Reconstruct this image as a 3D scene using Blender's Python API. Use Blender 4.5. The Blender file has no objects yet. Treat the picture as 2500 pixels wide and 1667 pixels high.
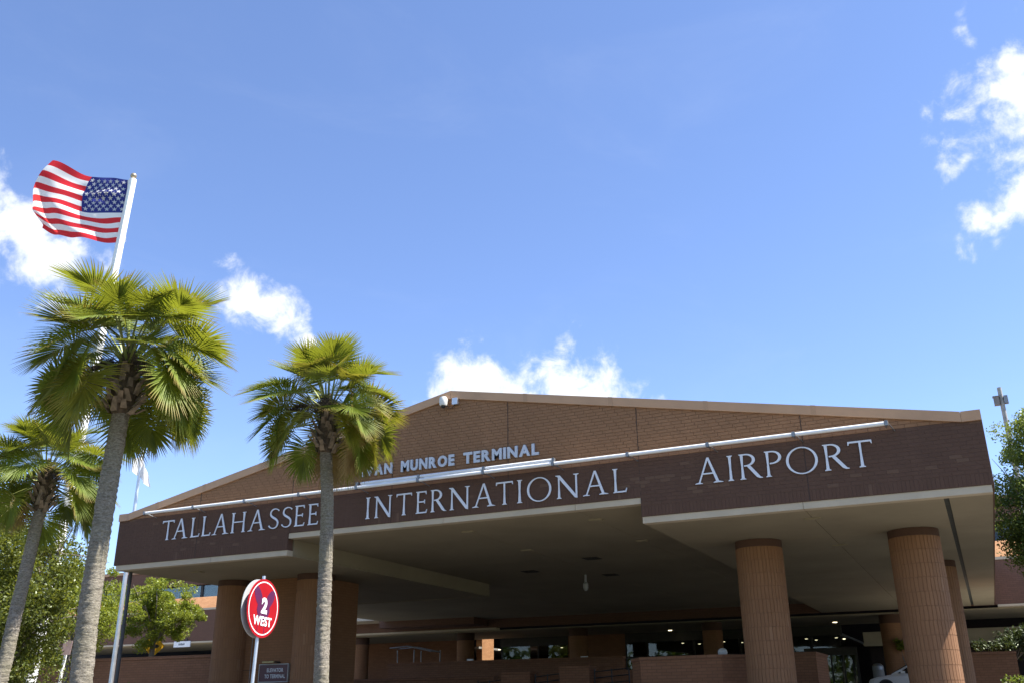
import bpy, math, random
import numpy as np
from mathutils import Vector, Matrix

random.seed(7)
rng = np.random.default_rng(7)
scene = bpy.context.scene
col = scene.collection
R = math.radians

# ------------------------------------------------------------------ camera
cam_d = bpy.data.cameras.new("camera")
cam_d.sensor_fit = 'HORIZONTAL'
cam_d.sensor_width = 36.0
cam_d.lens = 32.92
cam_d.clip_start = 0.1
cam_d.clip_end = 3000
cam = bpy.data.objects.new("camera", cam_d)
col.objects.link(cam)
cr = Vector((0.90065, 0.43446, -0.00867))
cu = Vector((0.16392, -0.32119, 0.93272))
cf = Vector((-0.40244, 0.84148, 0.3605))
m = Matrix((cr, cu, -cf)).transposed().to_4x4()
m.translation = Vector((-0.8554, -25.9029, 1.6))
cam.matrix_world = m
scene.camera = cam

# ------------------------------------------------------------------ sun, sky, exposure
SUN_EL = 60.0
SUN_ROT = 73.5
to_sun = Vector((math.sin(R(SUN_ROT)) * math.cos(R(SUN_EL)), math.cos(R(SUN_ROT)) * math.cos(R(SUN_EL)), math.sin(R(SUN_EL))))
sun_d = bpy.data.lights.new("sun", 'SUN')
sun_d.energy = 5.0
sun_d.angle = R(0.53)
sun_d.color = (1.0, 0.95, 0.87)
sun = bpy.data.objects.new("sun", sun_d)
sun.rotation_euler = to_sun.to_track_quat('Z', 'Y').to_euler()
sun.location = (30, 10, 60)
col.objects.link(sun)

scene.view_settings.view_transform = 'Standard'
scene.view_settings.look = 'None'
scene.view_settings.gamma = 1.0
scene.view_settings.exposure = 1.44
scene.view_settings.use_curve_mapping = False
scene.cycles.max_bounces = 8
scene.cycles.diffuse_bounces = 5
scene.cycles.transparent_max_bounces = 12

SKY_STRENGTH = 0.096
world = bpy.data.worlds.new("World")
scene.world = world
world.use_nodes = True
wt = world.node_tree
wt.nodes.clear()


def wn(t, **kw):
    n = wt.nodes.new(t)
    for k, v in kw.items():
        setattr(n, k, v)
    return n


def wmath(op, a, b=None, c=None, clamp=False):
    n = wt.nodes.new('ShaderNodeMath')
    n.operation = op
    n.use_clamp = clamp
    for i, s in enumerate((a, b, c)):
        if s is None:
            continue
        if isinstance(s, (int, float)):
            n.inputs[i].default_value = s
        else:
            wt.links.new(s, n.inputs[i])
    return n.outputs[0]


sky = wn('ShaderNodeTexSky', sky_type='NISHITA')
sky.sun_disc = False
sky.sun_elevation = R(SUN_EL)
sky.sun_rotation = R(SUN_ROT)
sky.altitude = 1800
sky.air_density = 1.0
sky.dust_density = 0.5
sky.ozone_density = 3.0
tc = wn('ShaderNodeTexCoord')
gen = tc.outputs['Generated']


def wnoise(scale, detail, rough, dist=0.0, vec=None):
    n = wn('ShaderNodeTexNoise')
    n.inputs['Scale'].default_value = scale
    n.inputs['Detail'].default_value = detail
    n.inputs['Roughness'].default_value = rough
    n.inputs['Distortion'].default_value = dist
    wt.links.new(vec if vec is not None else gen, n.inputs['Vector'])
    return n.outputs['Fac']


def wdot(vec):
    n = wn('ShaderNodeVectorMath', operation='DOT_PRODUCT')
    n.inputs[1].default_value = vec
    wt.links.new(gen, n.inputs[0])
    return n.outputs['Value']


# cumulus: (direction, half width, half height, roll of the long axis, fullness)
CLOUDS = [
    ((-0.6150, 0.6860, 0.3800), 0.060, 0.038, -0.45, 0.95),
    ((-0.5832, 0.7318, 0.3525), 0.016, 0.016, -0.9, 0.75),
    ((-0.7447, 0.5166, 0.4150), 0.085, 0.050, -0.55, 0.95),
    ((-0.4408, 0.8394, 0.3190), 0.050, 0.050, 0.0, 1.0),
    ((-0.3500, 0.8754, 0.3100), 0.082, 0.058, -0.35, 1.0),
    ((-0.3960, 0.8594, 0.2800), 0.120, 0.050, 0.0, 1.1),
    ((0.1150, 0.8503, 0.5080), 0.075, 0.055, 0.35, 1.1),
    ((0.1050, 0.8946, 0.4396), 0.062, 0.032, 0.45, 1.05),
    ((0.0560, 0.8664, 0.4690), 0.045, 0.018, 0.7, 0.5),
    ((0.0767, 0.8164, 0.5724), 0.018, 0.050, 0.1, 0.3),
    ((0.0800, 0.8400, 0.5350), 0.014, 0.026, 0.1, 0.4),
    # the same scattered fair-weather cumulus all round, outside this view
    ((0.60, 0.66, 0.42), 0.13, 0.07, 0.2, 1.0), ((0.88, 0.10, 0.40), 0.12, 0.06, -0.3, 1.0),
    ((0.75, -0.52, 0.45), 0.15, 0.07, 0.1, 1.0), ((0.20, -0.86, 0.42), 0.12, 0.08, 0.4, 1.0),
    ((-0.35, -0.80, 0.50), 0.14, 0.07, -0.2, 1.0), ((-0.85, -0.35, 0.40), 0.12, 0.07, 0.3, 1.0),
    ((-0.93, 0.10, 0.32), 0.10, 0.05, 0.0, 1.0), ((0.35, -0.35, 0.87), 0.12, 0.08, 0.0, 1.0),
]
mask = None
for d, hw, hh, ro, full in CLOUDS:
    d = Vector(d).normalized()
    e1 = d.cross(Vector((0, 0, 1))).normalized()
    e2 = e1.cross(d).normalized()
    a = e1 * math.cos(ro) + e2 * math.sin(ro)
    b = -e1 * math.sin(ro) + e2 * math.cos(ro)
    x = wdot(a / hw)
    y = wdot(b / hh)
    q = wmath('ADD', wmath('MULTIPLY', x, x), wmath('MULTIPLY', y, y))
    front = wmath('GREATER_THAN', wdot(d), 0.3)
    v = wmath('MULTIPLY', wmath('SUBTRACT', full, wmath('SQRT', q)), front)
    v = wmath('SUBTRACT', v, wmath('MULTIPLY', wmath('SUBTRACT', 1.0, front), 3.0))
    mask = v if mask is None else wmath('MAXIMUM', mask, v)
big = wnoise(15.0, 3.0, 0.55, 0.2)
fine = wnoise(30.0, 12.0, 0.63, 0.25)
nz = wmath('ADD', wmath('MULTIPLY', wmath('SUBTRACT', big, 0.5), 1.1), wmath('MULTIPLY', wmath('SUBTRACT', fine, 0.5), 2.5))
den = wmath('ADD', mask, nz)
mr = wn('ShaderNodeMapRange', interpolation_type='SMOOTHSTEP')
mr.inputs['From Min'].default_value = -0.05
mr.inputs['From Max'].default_value = 0.88
wt.links.new(den, mr.inputs['Value'])
cum = wmath('POWER', mr.outputs[0], 1.25)
# high thin cirrus veil over the whole sky
mp = wn('ShaderNodeMapping')
mp.inputs['Scale'].default_value = (2.2, 1.0, 5.5)
mp.inputs['Rotation'].default_value = (0.3, 0.5, 0.4)
wt.links.new(gen, mp.inputs['Vector'])
cir = wnoise(1.7, 9.0, 0.62, 0.7, mp.outputs[0])
mr2 = wn('ShaderNodeMapRange', interpolation_type='SMOOTHSTEP')
mr2.inputs['From Min'].default_value = 0.46
mr2.inputs['From Max'].default_value = 0.80
mr2.inputs['To Max'].default_value = 0.05
wt.links.new(cir, mr2.inputs['Value'])
# thick parts of a cumulus shade to a faint blue grey
shade = wmath('MULTIPLY', wmath('SUBTRACT', fine, 0.35), 0.9, clamp=True)
ccol = wn('ShaderNodeMix', data_type='RGBA')
ccol.inputs['A'].default_value = (4.9, 5.0, 5.15, 1)
ccol.inputs['B'].default_value = (3.3, 3.5, 3.95, 1)
wt.links.new(shade, ccol.inputs['Factor'])
tint = wn('ShaderNodeMix', data_type='RGBA', blend_type='MULTIPLY')
tint.inputs['Factor'].default_value = 1.0
tint.inputs['B'].default_value = (1.03, 1.01, 1.10, 1)
wt.links.new(sky.outputs[0], tint.inputs['A'])
mix1 = wn('ShaderNodeMix', data_type='RGBA')
mix1.inputs['B'].default_value = (4.2, 4.5, 5.0, 1)
wt.links.new(mr2.outputs[0], mix1.inputs['Factor'])
wt.links.new(tint.outputs['Result'], mix1.inputs['A'])
mix2 = wn('ShaderNodeMix', data_type='RGBA')
wt.links.new(cum, mix2.inputs['Factor'])
wt.links.new(mix1.outputs['Result'], mix2.inputs['A'])
wt.links.new(ccol.outputs['Result'], mix2.inputs['B'])
bg = wn('ShaderNodeBackground')
bg.inputs['Strength'].default_value = SKY_STRENGTH
wt.links.new(mix2.outputs['Result'], bg.inputs['Color'])
wo = wn('ShaderNodeOutputWorld')
wt.links.new(bg.outputs[0], wo.inputs['Surface'])

# ------------------------------------------------------------------ materials


class NT:
    def __init__(self, name):
        self.m = bpy.data.materials.new(name)
        self.m.use_nodes = True
        self.t = self.m.node_tree
        self.b = self.t.nodes['Principled BSDF']
        self.out = self.t.nodes['Material Output']

    def n(self, t, **kw):
        x = self.t.nodes.new(t)
        for k, v in kw.items():
            setattr(x, k, v)
        return x

    def put(self, sock, val):
        if isinstance(val, bpy.types.NodeSocket):
            self.t.links.new(val, sock)
        else:
            sock.default_value = val

    def math(self, op, a, b=0.0, clamp=False):
        x = self.n('ShaderNodeMath', operation=op)
        x.use_clamp = clamp
        self.put(x.inputs[0], a)
        self.put(x.inputs[1], b)
        return x.outputs[0]

    def pos(self):
        return self.n('ShaderNodeNewGeometry').outputs['Position']

    def noise(self, scale, detail=4.0, rough=0.55, vec=None, stretch=None, dist=0.0):
        v = vec if vec is not None else self.pos()
        if stretch:
            mp = self.n('ShaderNodeMapping')
            mp.inputs['Scale'].default_value = stretch
            self.put(mp.inputs['Vector'], v)
            v = mp.outputs[0]
        x = self.n('ShaderNodeTexNoise')
        x.inputs['Scale'].default_value = scale
        x.inputs['Detail'].default_value = detail
        x.inputs['Roughness'].default_value = rough
        x.inputs['Distortion'].default_value = dist
        self.put(x.inputs['Vector'], v)
        return x.outputs['Fac']

    def ramp(self, fac, lo, hi, a=0.0, b=1.0):
        x = self.n('ShaderNodeMapRange')
        x.inputs['From Min'].default_value = lo
        x.inputs['From Max'].default_value = hi
        x.inputs['To Min'].default_value = a
        x.inputs['To Max'].default_value = b
        self.put(x.inputs['Value'], fac)
        return x.outputs[0]

    def mix(self, fac, a, b, blend='MIX'):
        x = self.n('ShaderNodeMix', data_type='RGBA', blend_type=blend)
        self.put(x.inputs['Factor'], fac)
        for s, v in (('A', a), ('B', b)):
            self.put(x.inputs[s], (*v, 1) if isinstance(v, tuple) and len(v) == 3 else v)
        return x.outputs['Result']

    def bump(self, h, strength=0.3, dist=0.01):
        x = self.n('ShaderNodeBump')
        x.inputs['Strength'].default_value = strength
        x.inputs['Distance'].default_value = dist
        self.put(x.inputs['Height'], h)
        self.t.links.new(x.outputs[0], self.b.inputs['Normal'])

    def finish(self, colr, rough=0.7, metal=0.0, spec=None):
        self.put(self.b.inputs['Base Color'], (*colr, 1) if isinstance(colr, tuple) and len(colr) == 3 else colr)
        self.put(self.b.inputs['Roughness'], rough)
        self.b.inputs['Metallic'].default_value = metal
        if spec is not None:
            self.b.inputs['Specular IOR Level'].default_value = spec
        return self.m


def plain(name, c, rough=0.6, metal=0.0, var=0.18, scale=6.0, bump=0.0, spec=None, stretch=None):
    k = NT(name)
    f = k.ramp(k.noise(scale, 5, 0.6, stretch=stretch), 0.3, 0.7)
    cc = k.mix(f, tuple(x * (1 - var) for x in c), tuple(min(1, x * (1 + var)) for x in c))
    if bump:
        k.bump(k.noise(scale * 8, 4, 0.6, stretch=stretch), bump, 0.01)
    return k.finish(cc, rough, metal, spec)


def brick_piece(name, c_dark, c_light, c_odd, odd_at):
    """bricks as geometry: tone from the attribute 'tone' or from the object's own colour"""
    k = NT(name)
    at = k.n('ShaderNodeAttribute', attribute_name='tone').outputs['Fac']
    oi = k.n('ShaderNodeObjectInfo').outputs['Color']
    sx = k.n('ShaderNodeSeparateColor')
    k.put(sx.inputs[0], oi)
    v = k.math('ADD', at, sx.outputs[0])
    base = k.mix(k.ramp(v, 0.0, odd_at), c_dark, c_light)
    base = k.mix(k.math('GREATER_THAN', v, odd_at), base, c_odd)
    st = k.ramp(k.noise(0.55, 6, 0.6, stretch=(1, 1, 0.45)), 0.32, 0.72)
    base = k.mix(k.math('MULTIPLY', st, 0.30), base, tuple(x * 0.62 for x in c_dark))
    run = k.ramp(k.noise(3.2, 5, 0.65, stretch=(1, 1, 0.06)), 0.52, 0.78)
    base = k.mix(k.math('MULTIPLY', run, 0.16), base, tuple(min(1, x * 1.7) for x in c_light))
    gr = k.noise(55, 4, 0.65)
    base = k.mix(k.ramp(gr, 0.35, 0.75, 0, 0.25), base, tuple(x * 0.6 for x in c_dark))
    k.bump(gr, 0.35, 0.006)
    return k.finish(base, 0.88, spec=0.25)


def brick_wall_mat(name, c1, c2, mortar, bw=0.3, bh=0.1016):
    """far brick walls, whose bricks are too small to tell apart one by one"""
    k = NT(name)
    s = k.n('ShaderNodeSeparateXYZ')
    k.put(s.inputs[0], k.pos())
    u = k.math('ADD', s.outputs[0], s.outputs[1])
    cb = k.n('ShaderNodeCombineXYZ')
    k.put(cb.inputs[0], u)
    k.put(cb.inputs[1], s.outputs[2])
    br = k.n('ShaderNodeTexBrick')
    k.put(br.inputs['Vector'], cb.outputs[0])
    br.inputs['Scale'].default_value = 1.0
    br.inputs['Brick Width'].default_value = bw
    br.inputs['Row Height'].default_value = bh
    br.inputs['Mortar Size'].default_value = 0.009
    br.inputs['Mortar Smooth'].default_value = 0.3
    br.inputs['Color1'].default_value = (*c1, 1)
    br.inputs['Color2'].default_value = (*c2, 1)
    br.inputs['Mortar'].default_value = (*mortar, 1)
    st = k.ramp(k.noise(0.5, 6, 0.62, stretch=(1, 1, 0.5)), 0.3, 0.75)
    base = k.mix(k.math('MULTIPLY', st, 0.35), br.outputs['Color'], tuple(x * 0.55 for x in c1))
    k.bump(k.math('MULTIPLY', br.outputs['Fac'], -1.0), 0.5, 0.01)
    return k.finish(base, 0.88, spec=0.25)


def leaf_mat(name, c_a, c_b, trans, tip=None, gloss=0.12, scale=0.9, tfac=0.42):
    k = NT(name)
    v = k.ramp(k.noise(scale, 4, 0.6), 0.3, 0.7)
    g = k.n('ShaderNodeNewGeometry').outputs['Random Per Island']
    v = k.math('ADD', k.math('MULTIPLY', v, 0.6), k.math('MULTIPLY', g, 0.4))
    base = k.mix(v, c_a, c_b)
    tcol = k.mix(v, tuple(x * 0.75 for x in trans), tuple(min(1, x * 1.2) for x in trans))
    if tip:
        at = k.n('ShaderNodeAttribute', attribute_name='tip').outputs['Fac']
        f = k.math('MULTIPLY', k.ramp(at, 0.55, 1.0), k.ramp(k.noise(1.6, 3, 0.6), 0.42, 0.62), True)
        base = k.mix(f, base, tip)
        tcol = k.mix(f, tcol, tip)
    df = k.n('ShaderNodeBsdfDiffuse')
    k.put(df.inputs['Color'], base)
    tr = k.n('ShaderNodeBsdfTranslucent')
    k.put(tr.inputs['Color'], tcol)
    gl = k.n('ShaderNodeBsdfGlossy')
    gl.inputs['Roughness'].default_value = 0.5
    gl.inputs['Color'].default_value = (0.24, 0.26, 0.20, 1)
    m1 = k.n('ShaderNodeMixShader')
    m1.inputs[0].default_value = tfac
    k.t.links.new(df.outputs[0], m1.inputs[1])
    k.t.links.new(tr.outputs[0], m1.inputs[2])
    fr = k.n('ShaderNodeFresnel')
    fr.inputs['IOR'].default_value = 1.4
    m2 = k.n('ShaderNodeMixShader')
    k.put(m2.inputs[0], k.math('ADD', k.math('MULTIPLY', fr.outputs[0], 0.35), gloss * 0.12, True))
    k.t.links.new(m1.outputs[0], m2.inputs[1])
    k.t.links.new(gl.outputs[0], m2.inputs[2])
    k.t.links.new(m2.outputs[0], k.out.inputs['Surface'])
    return k.m


def emit_mat(name, c, s):
    k = NT(name)
    k.b.inputs['Emission Color'].default_value = (*c, 1)
    k.b.inputs['Emission Strength'].default_value = s
    return k.finish(c, 0.5)


def cloth_mat(name, c, tc_):
    k = NT(name)
    f = k.noise(40, 3, 0.5)
    base = k.mix(k.ramp(f, 0.3, 0.7), tuple(x * 0.93 for x in c), c)
    df = k.n('ShaderNodeBsdfDiffuse')
    k.put(df.inputs['Color'], base)
    tr = k.n('ShaderNodeBsdfTranslucent')
    tr.inputs['Color'].default_value = (*tc_, 1)
    mx = k.n('ShaderNodeMixShader')
    mx.inputs[0].default_value = 0.45
    k.t.links.new(df.outputs[0], mx.inputs[1])
    k.t.links.new(tr.outputs[0], mx.inputs[2])
    k.t.links.new(mx.outputs[0], k.out.inputs['Surface'])
    return k.m


def glass_mat(name, tint=(0.02, 0.025, 0.03)):
    """dark tinted pane: mostly reflects, lets a little through"""
    k = NT(name)
    gl = k.n('ShaderNodeBsdfGlossy')
    gl.inputs['Roughness'].default_value = 0.015
    gl.inputs['Color'].default_value = (0.9, 0.93, 0.95, 1)
    tp = k.n('ShaderNodeBsdfTransparent')
    tp.inputs['Color'].default_value = (0.55, 0.58, 0.56, 1)
    fr = k.n('ShaderNodeFresnel')
    fr.inputs['IOR'].default_value = 1.55
    wv = k.noise(0.5, 2, 0.5)
    bp = k.n('ShaderNodeBump')
    bp.inputs['Strength'].default_value = 0.04
    bp.inputs['Distance'].default_value = 0.05
    k.put(bp.inputs['Height'], wv)
    k.t.links.new(bp.outputs[0], gl.inputs['Normal'])
    mx = k.n('ShaderNodeMixShader')
    k.put(mx.inputs[0], k.math('ADD', k.math('MULTIPLY', fr.outputs[0], 0.55), 0.01, True))
    k.t.links.new(tp.outputs[0], mx.inputs[1])
    k.t.links.new(gl.outputs[0], mx.inputs[2])
    k.t.links.new(mx.outputs[0], k.out.inputs['Surface'])
    return k.m


def trunk_mat(name, c1, c2, c3):
    k = NT(name)
    fib = k.noise(13, 7, 0.75, stretch=(1.3, 1.3, 3.0), dist=0.4)
    rings = k.noise(7, 5, 0.7, stretch=(0.35, 0.35, 2.6))
    blot = k.ramp(k.noise(1.7, 5, 0.6), 0.35, 0.7)
    base = k.mix(k.ramp(fib, 0.38, 0.62), c1, c2)
    base = k.mix(k.math('MULTIPLY', k.ramp(rings, 0.5, 0.7), 0.45), base, tuple(x * 0.45 for x in c1))
    base = k.mix(k.math('MULTIPLY', blot, 0.45), base, c3)
    k.bump(k.math('ADD', k.math('MULTIPLY', rings, 0.8), fib), 0.8, 0.03)
    return k.finish(base, 0.9, spec=0.2)


M = {}
M['gable_brick'] = brick_piece('gable brick', (0.295, 0.156, 0.080), (0.320, 0.170, 0.088), (0.34, 0.185, 0.097), 0.97)
M['fascia_brick'] = brick_piece('stained fascia brick', (0.115, 0.064, 0.043), (0.125, 0.070, 0.047), (0.155, 0.092, 0.06), 0.95)
M['column_brick'] = brick_piece('column brick', (0.272, 0.140, 0.072), (0.297, 0.156, 0.080), (0.33, 0.182, 0.10), 0.97)
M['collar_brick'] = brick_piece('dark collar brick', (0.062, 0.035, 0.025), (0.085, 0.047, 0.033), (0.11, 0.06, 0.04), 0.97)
M['mortar_tan'] = plain('tan mortar', (0.225, 0.117, 0.060), 0.95, var=0.2, scale=3)
M['mortar_dark'] = plain('dark mortar', (0.108, 0.060, 0.041), 0.95, var=0.2, scale=3)
M['joint'] = plain('joint sealant', (0.05, 0.03, 0.022), 0.8)
M['wall_brick'] = brick_wall_mat('terminal wall brick', (0.25, 0.118, 0.062), (0.29, 0.14, 0.075), (0.17, 0.085, 0.05))
M['shaft_brick'] = brick_wall_mat('shaft brick', (0.27, 0.135, 0.066), (0.30, 0.15, 0.075), (0.22, 0.11, 0.056))
M['ledge_brick'] = brick_wall_mat('sloping ledge brick', (0.33, 0.165, 0.075), (0.40, 0.21, 0.10), (0.2, 0.11, 0.06))
M['band'] = brick_wall_mat('rose brick band', (0.16, 0.088, 0.060), (0.185, 0.10, 0.068), (0.12, 0.07, 0.05))
M['coping'] = plain('brown metal coping', (0.50, 0.29, 0.155), 0.5, 0.0, 0.08, 1.2)
M['coping_strap'] = plain('brown coping strap', (0.45, 0.26, 0.137), 0.5, 0.0, 0.08, 2)
M['stucco'] = plain('beige stucco', (0.52, 0.435, 0.31), 0.85, var=0.09, scale=0.8, bump=0.15)
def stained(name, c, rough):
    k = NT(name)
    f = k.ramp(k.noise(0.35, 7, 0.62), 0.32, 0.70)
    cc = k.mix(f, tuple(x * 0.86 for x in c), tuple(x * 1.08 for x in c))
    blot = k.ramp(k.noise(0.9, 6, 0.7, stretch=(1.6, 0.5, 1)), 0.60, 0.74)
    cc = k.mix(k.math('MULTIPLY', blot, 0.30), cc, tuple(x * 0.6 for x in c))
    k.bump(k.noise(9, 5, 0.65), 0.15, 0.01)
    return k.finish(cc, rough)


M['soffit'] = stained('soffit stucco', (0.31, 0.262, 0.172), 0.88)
M['slot'] = plain('dark slot', (0.05, 0.055, 0.045), 0.7)
M['roof'] = plain('gravel roof', (0.25, 0.23, 0.21), 0.95, var=0.25, scale=5)
M['letter'] = plain('pale silver letter', (0.74, 0.76, 0.80), 0.42, 0.0, 0.06, 3)
M['letter_grey'] = plain('grey block letter', (0.58, 0.60, 0.63), 0.45, 0.0, 0.06, 3)
M['aluminium'] = plain('brushed aluminium', (0.62, 0.64, 0.66), 0.38, 0.75, 0.1, 4)
M['white_metal'] = plain('white painted metal', (0.80, 0.80, 0.79), 0.35, 0.0, 0.05, 3)
M['pole_white'] = plain('white pole paint', (0.82, 0.82, 0.80), 0.4, 0.0, 0.06, 1.5, stretch=(1, 1, 0.1))
M['galv'] = plain('galvanised steel', (0.26, 0.265, 0.27), 0.5, 0.7, 0.2, 5)
M['pipe'] = plain('grey downpipe', (0.075, 0.08, 0.085), 0.6, 0.0, 0.15, 4, spec=0.25)
M['dark_metal'] = plain('dark bronze metal', (0.035, 0.03, 0.028), 0.45, 0.3, 0.2, 4)
M['black'] = plain('black plastic', (0.02, 0.02, 0.022), 0.4)
M['ivory'] = plain('ivory plastic', (0.68, 0.66, 0.60), 0.4, 0.0, 0.05, 4)
M['gold'] = plain('gilt ball', (0.62, 0.38, 0.10), 0.28, 0.9, 0.15, 8)
M['bronze_ball'] = plain('weathered bronze ball', (0.36, 0.29, 0.20), 0.4, 0.6, 0.3, 10)
M['glass'] = glass_mat('tinted glass')
M['interior'] = plain('interior wall', (0.20, 0.19, 0.17), 0.8)
M['interior_dark'] = plain('dark interior', (0.035, 0.022, 0.02), 0.8)
M['lamp'] = emit_mat('lit downlight', (1.0, 0.86, 0.55), 3.0)
M['tube'] = emit_mat('lit tube', (1.0, 0.85, 0.55), 3.0)
M['concrete'] = plain('grey concrete', (0.24, 0.23, 0.21), 0.9, var=0.12, scale=1.5, bump=0.2)
M['asphalt'] = plain('asphalt', (0.055, 0.055, 0.055), 0.9, var=0.2, scale=2.5, bump=0.3)
M['road'] = plain('worn concrete road', (0.115, 0.103, 0.088), 0.9, var=0.12, scale=1.2, bump=0.2)
M['lawn'] = plain('mown lawn', (0.07, 0.11, 0.03), 0.95, var=0.35, scale=1.2, bump=0.5)
M['red'] = plain('red sign face', (0.33, 0.007, 0.013), 0.35, 0.0, 0.08, 5)
M['purple'] = plain('purple butterfly print', (0.085, 0.014, 0.06), 0.4, 0.0, 0.1, 5)
M['white_print'] = plain('white print', (0.82, 0.82, 0.80), 0.4, 0.0, 0.04, 6)
M['sign_back'] = plain('grey sign back', (0.42, 0.44, 0.44), 0.5, 0.0, 0.06, 3)
M['maroon'] = plain('maroon sign face', (0.065, 0.008, 0.020), 0.35, 0.0, 0.1, 3)
M['yellow_sign'] = plain('yellow sign face', (0.68, 0.36, 0.01), 0.45, 0.0, 0.08, 4)
M['leaf_palm'] = leaf_mat('palmetto leaf', (0.068, 0.112, 0.014), (0.175, 0.215, 0.028), (0.40, 0.43, 0.032), tip=(0.30, 0.17, 0.06), gloss=0.45, scale=1.6, tfac=0.36)
M['leaf_palm_dry'] = leaf_mat('dry palmetto leaf', (0.25, 0.17, 0.07), (0.36, 0.25, 0.11), (0.40, 0.28, 0.10), gloss=0.1)
M['leaf_palm_yellow'] = leaf_mat('yellowing palmetto leaf', (0.11, 0.13, 0.018), (0.22, 0.215, 0.030), (0.42, 0.39, 0.035), tip=(0.33, 0.18, 0.06), gloss=0.4, scale=2.0, tfac=0.36)
M['petiole'] = plain('palm leaf stalk', (0.19, 0.22, 0.055), 0.5, var=0.25, scale=5)
M['fruit'] = plain('dark palm fruit', (0.014, 0.012, 0.018), 0.4)
M['fruit_stalk'] = plain('fruit stalk', (0.12, 0.085, 0.05), 0.8)
M['boot'] = plain('old leaf base', (0.22, 0.17, 0.12), 0.9, var=0.45, scale=7, bump=0.5)
M['fibre'] = plain('palm fibre', (0.10, 0.07, 0.045), 0.95, var=0.5, scale=12, bump=0.8)
M['palm_trunk'] = trunk_mat('palm trunk', (0.115, 0.096, 0.075), (0.36, 0.32, 0.265), (0.20, 0.19, 0.11))
M['bark'] = trunk_mat('tree bark', (0.14, 0.115, 0.09), (0.26, 0.23, 0.19), (0.15, 0.14, 0.11))
M['leaf_dark'] = leaf_mat('dark tree leaf', (0.055, 0.082, 0.014), (0.125, 0.145, 0.026), (0.26, 0.28, 0.03), gloss=0.35, scale=0.7)
M['leaf_light'] = leaf_mat('light tree leaf', (0.12, 0.16, 0.020), (0.23, 0.265, 0.034), (0.40, 0.44, 0.04), gloss=0.2, scale=0.9)
M['leaf_mid'] = leaf_mat('glossy tree leaf', (0.05, 0.09, 0.018), (0.12, 0.16, 0.03), (0.24, 0.29, 0.04), gloss=0.35, scale=0.8)
M['leaf_shrub'] = leaf_mat('dark shrub leaf', (0.02, 0.032, 0.014), (0.04, 0.06, 0.02), (0.06, 0.08, 0.02), gloss=0.5, scale=1.2)
M['car_paint'] = plain('white car paint', (0.72, 0.73, 0.74), 0.18, 0.0, 0.03, 2)
M['tyre'] = plain('tyre rubber', (0.02, 0.02, 0.02), 0.85)
M['car_glass'] = plain('dark car glass', (0.012, 0.014, 0.016), 0.06, 0.0, 0.05, 2, spec=0.9)
M['chrome'] = plain('alloy', (0.6, 0.6, 0.62), 0.3, 0.9, 0.05, 4)
M['head_lamp'] = plain('clear headlight', (0.55, 0.55, 0.5), 0.1, 0.0, 0.05, 4)
M['flag_red'] = cloth_mat('flag red', (0.55, 0.03, 0.045), (0.75, 0.06, 0.06))
M['flag_white'] = cloth_mat('flag white', (0.82, 0.82, 0.81), (0.85, 0.83, 0.79))
M['flag_blue'] = cloth_mat('flag blue', (0.025, 0.035, 0.16), (0.05, 0.06, 0.26))

# ------------------------------------------------------------------ mesh helpers


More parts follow.
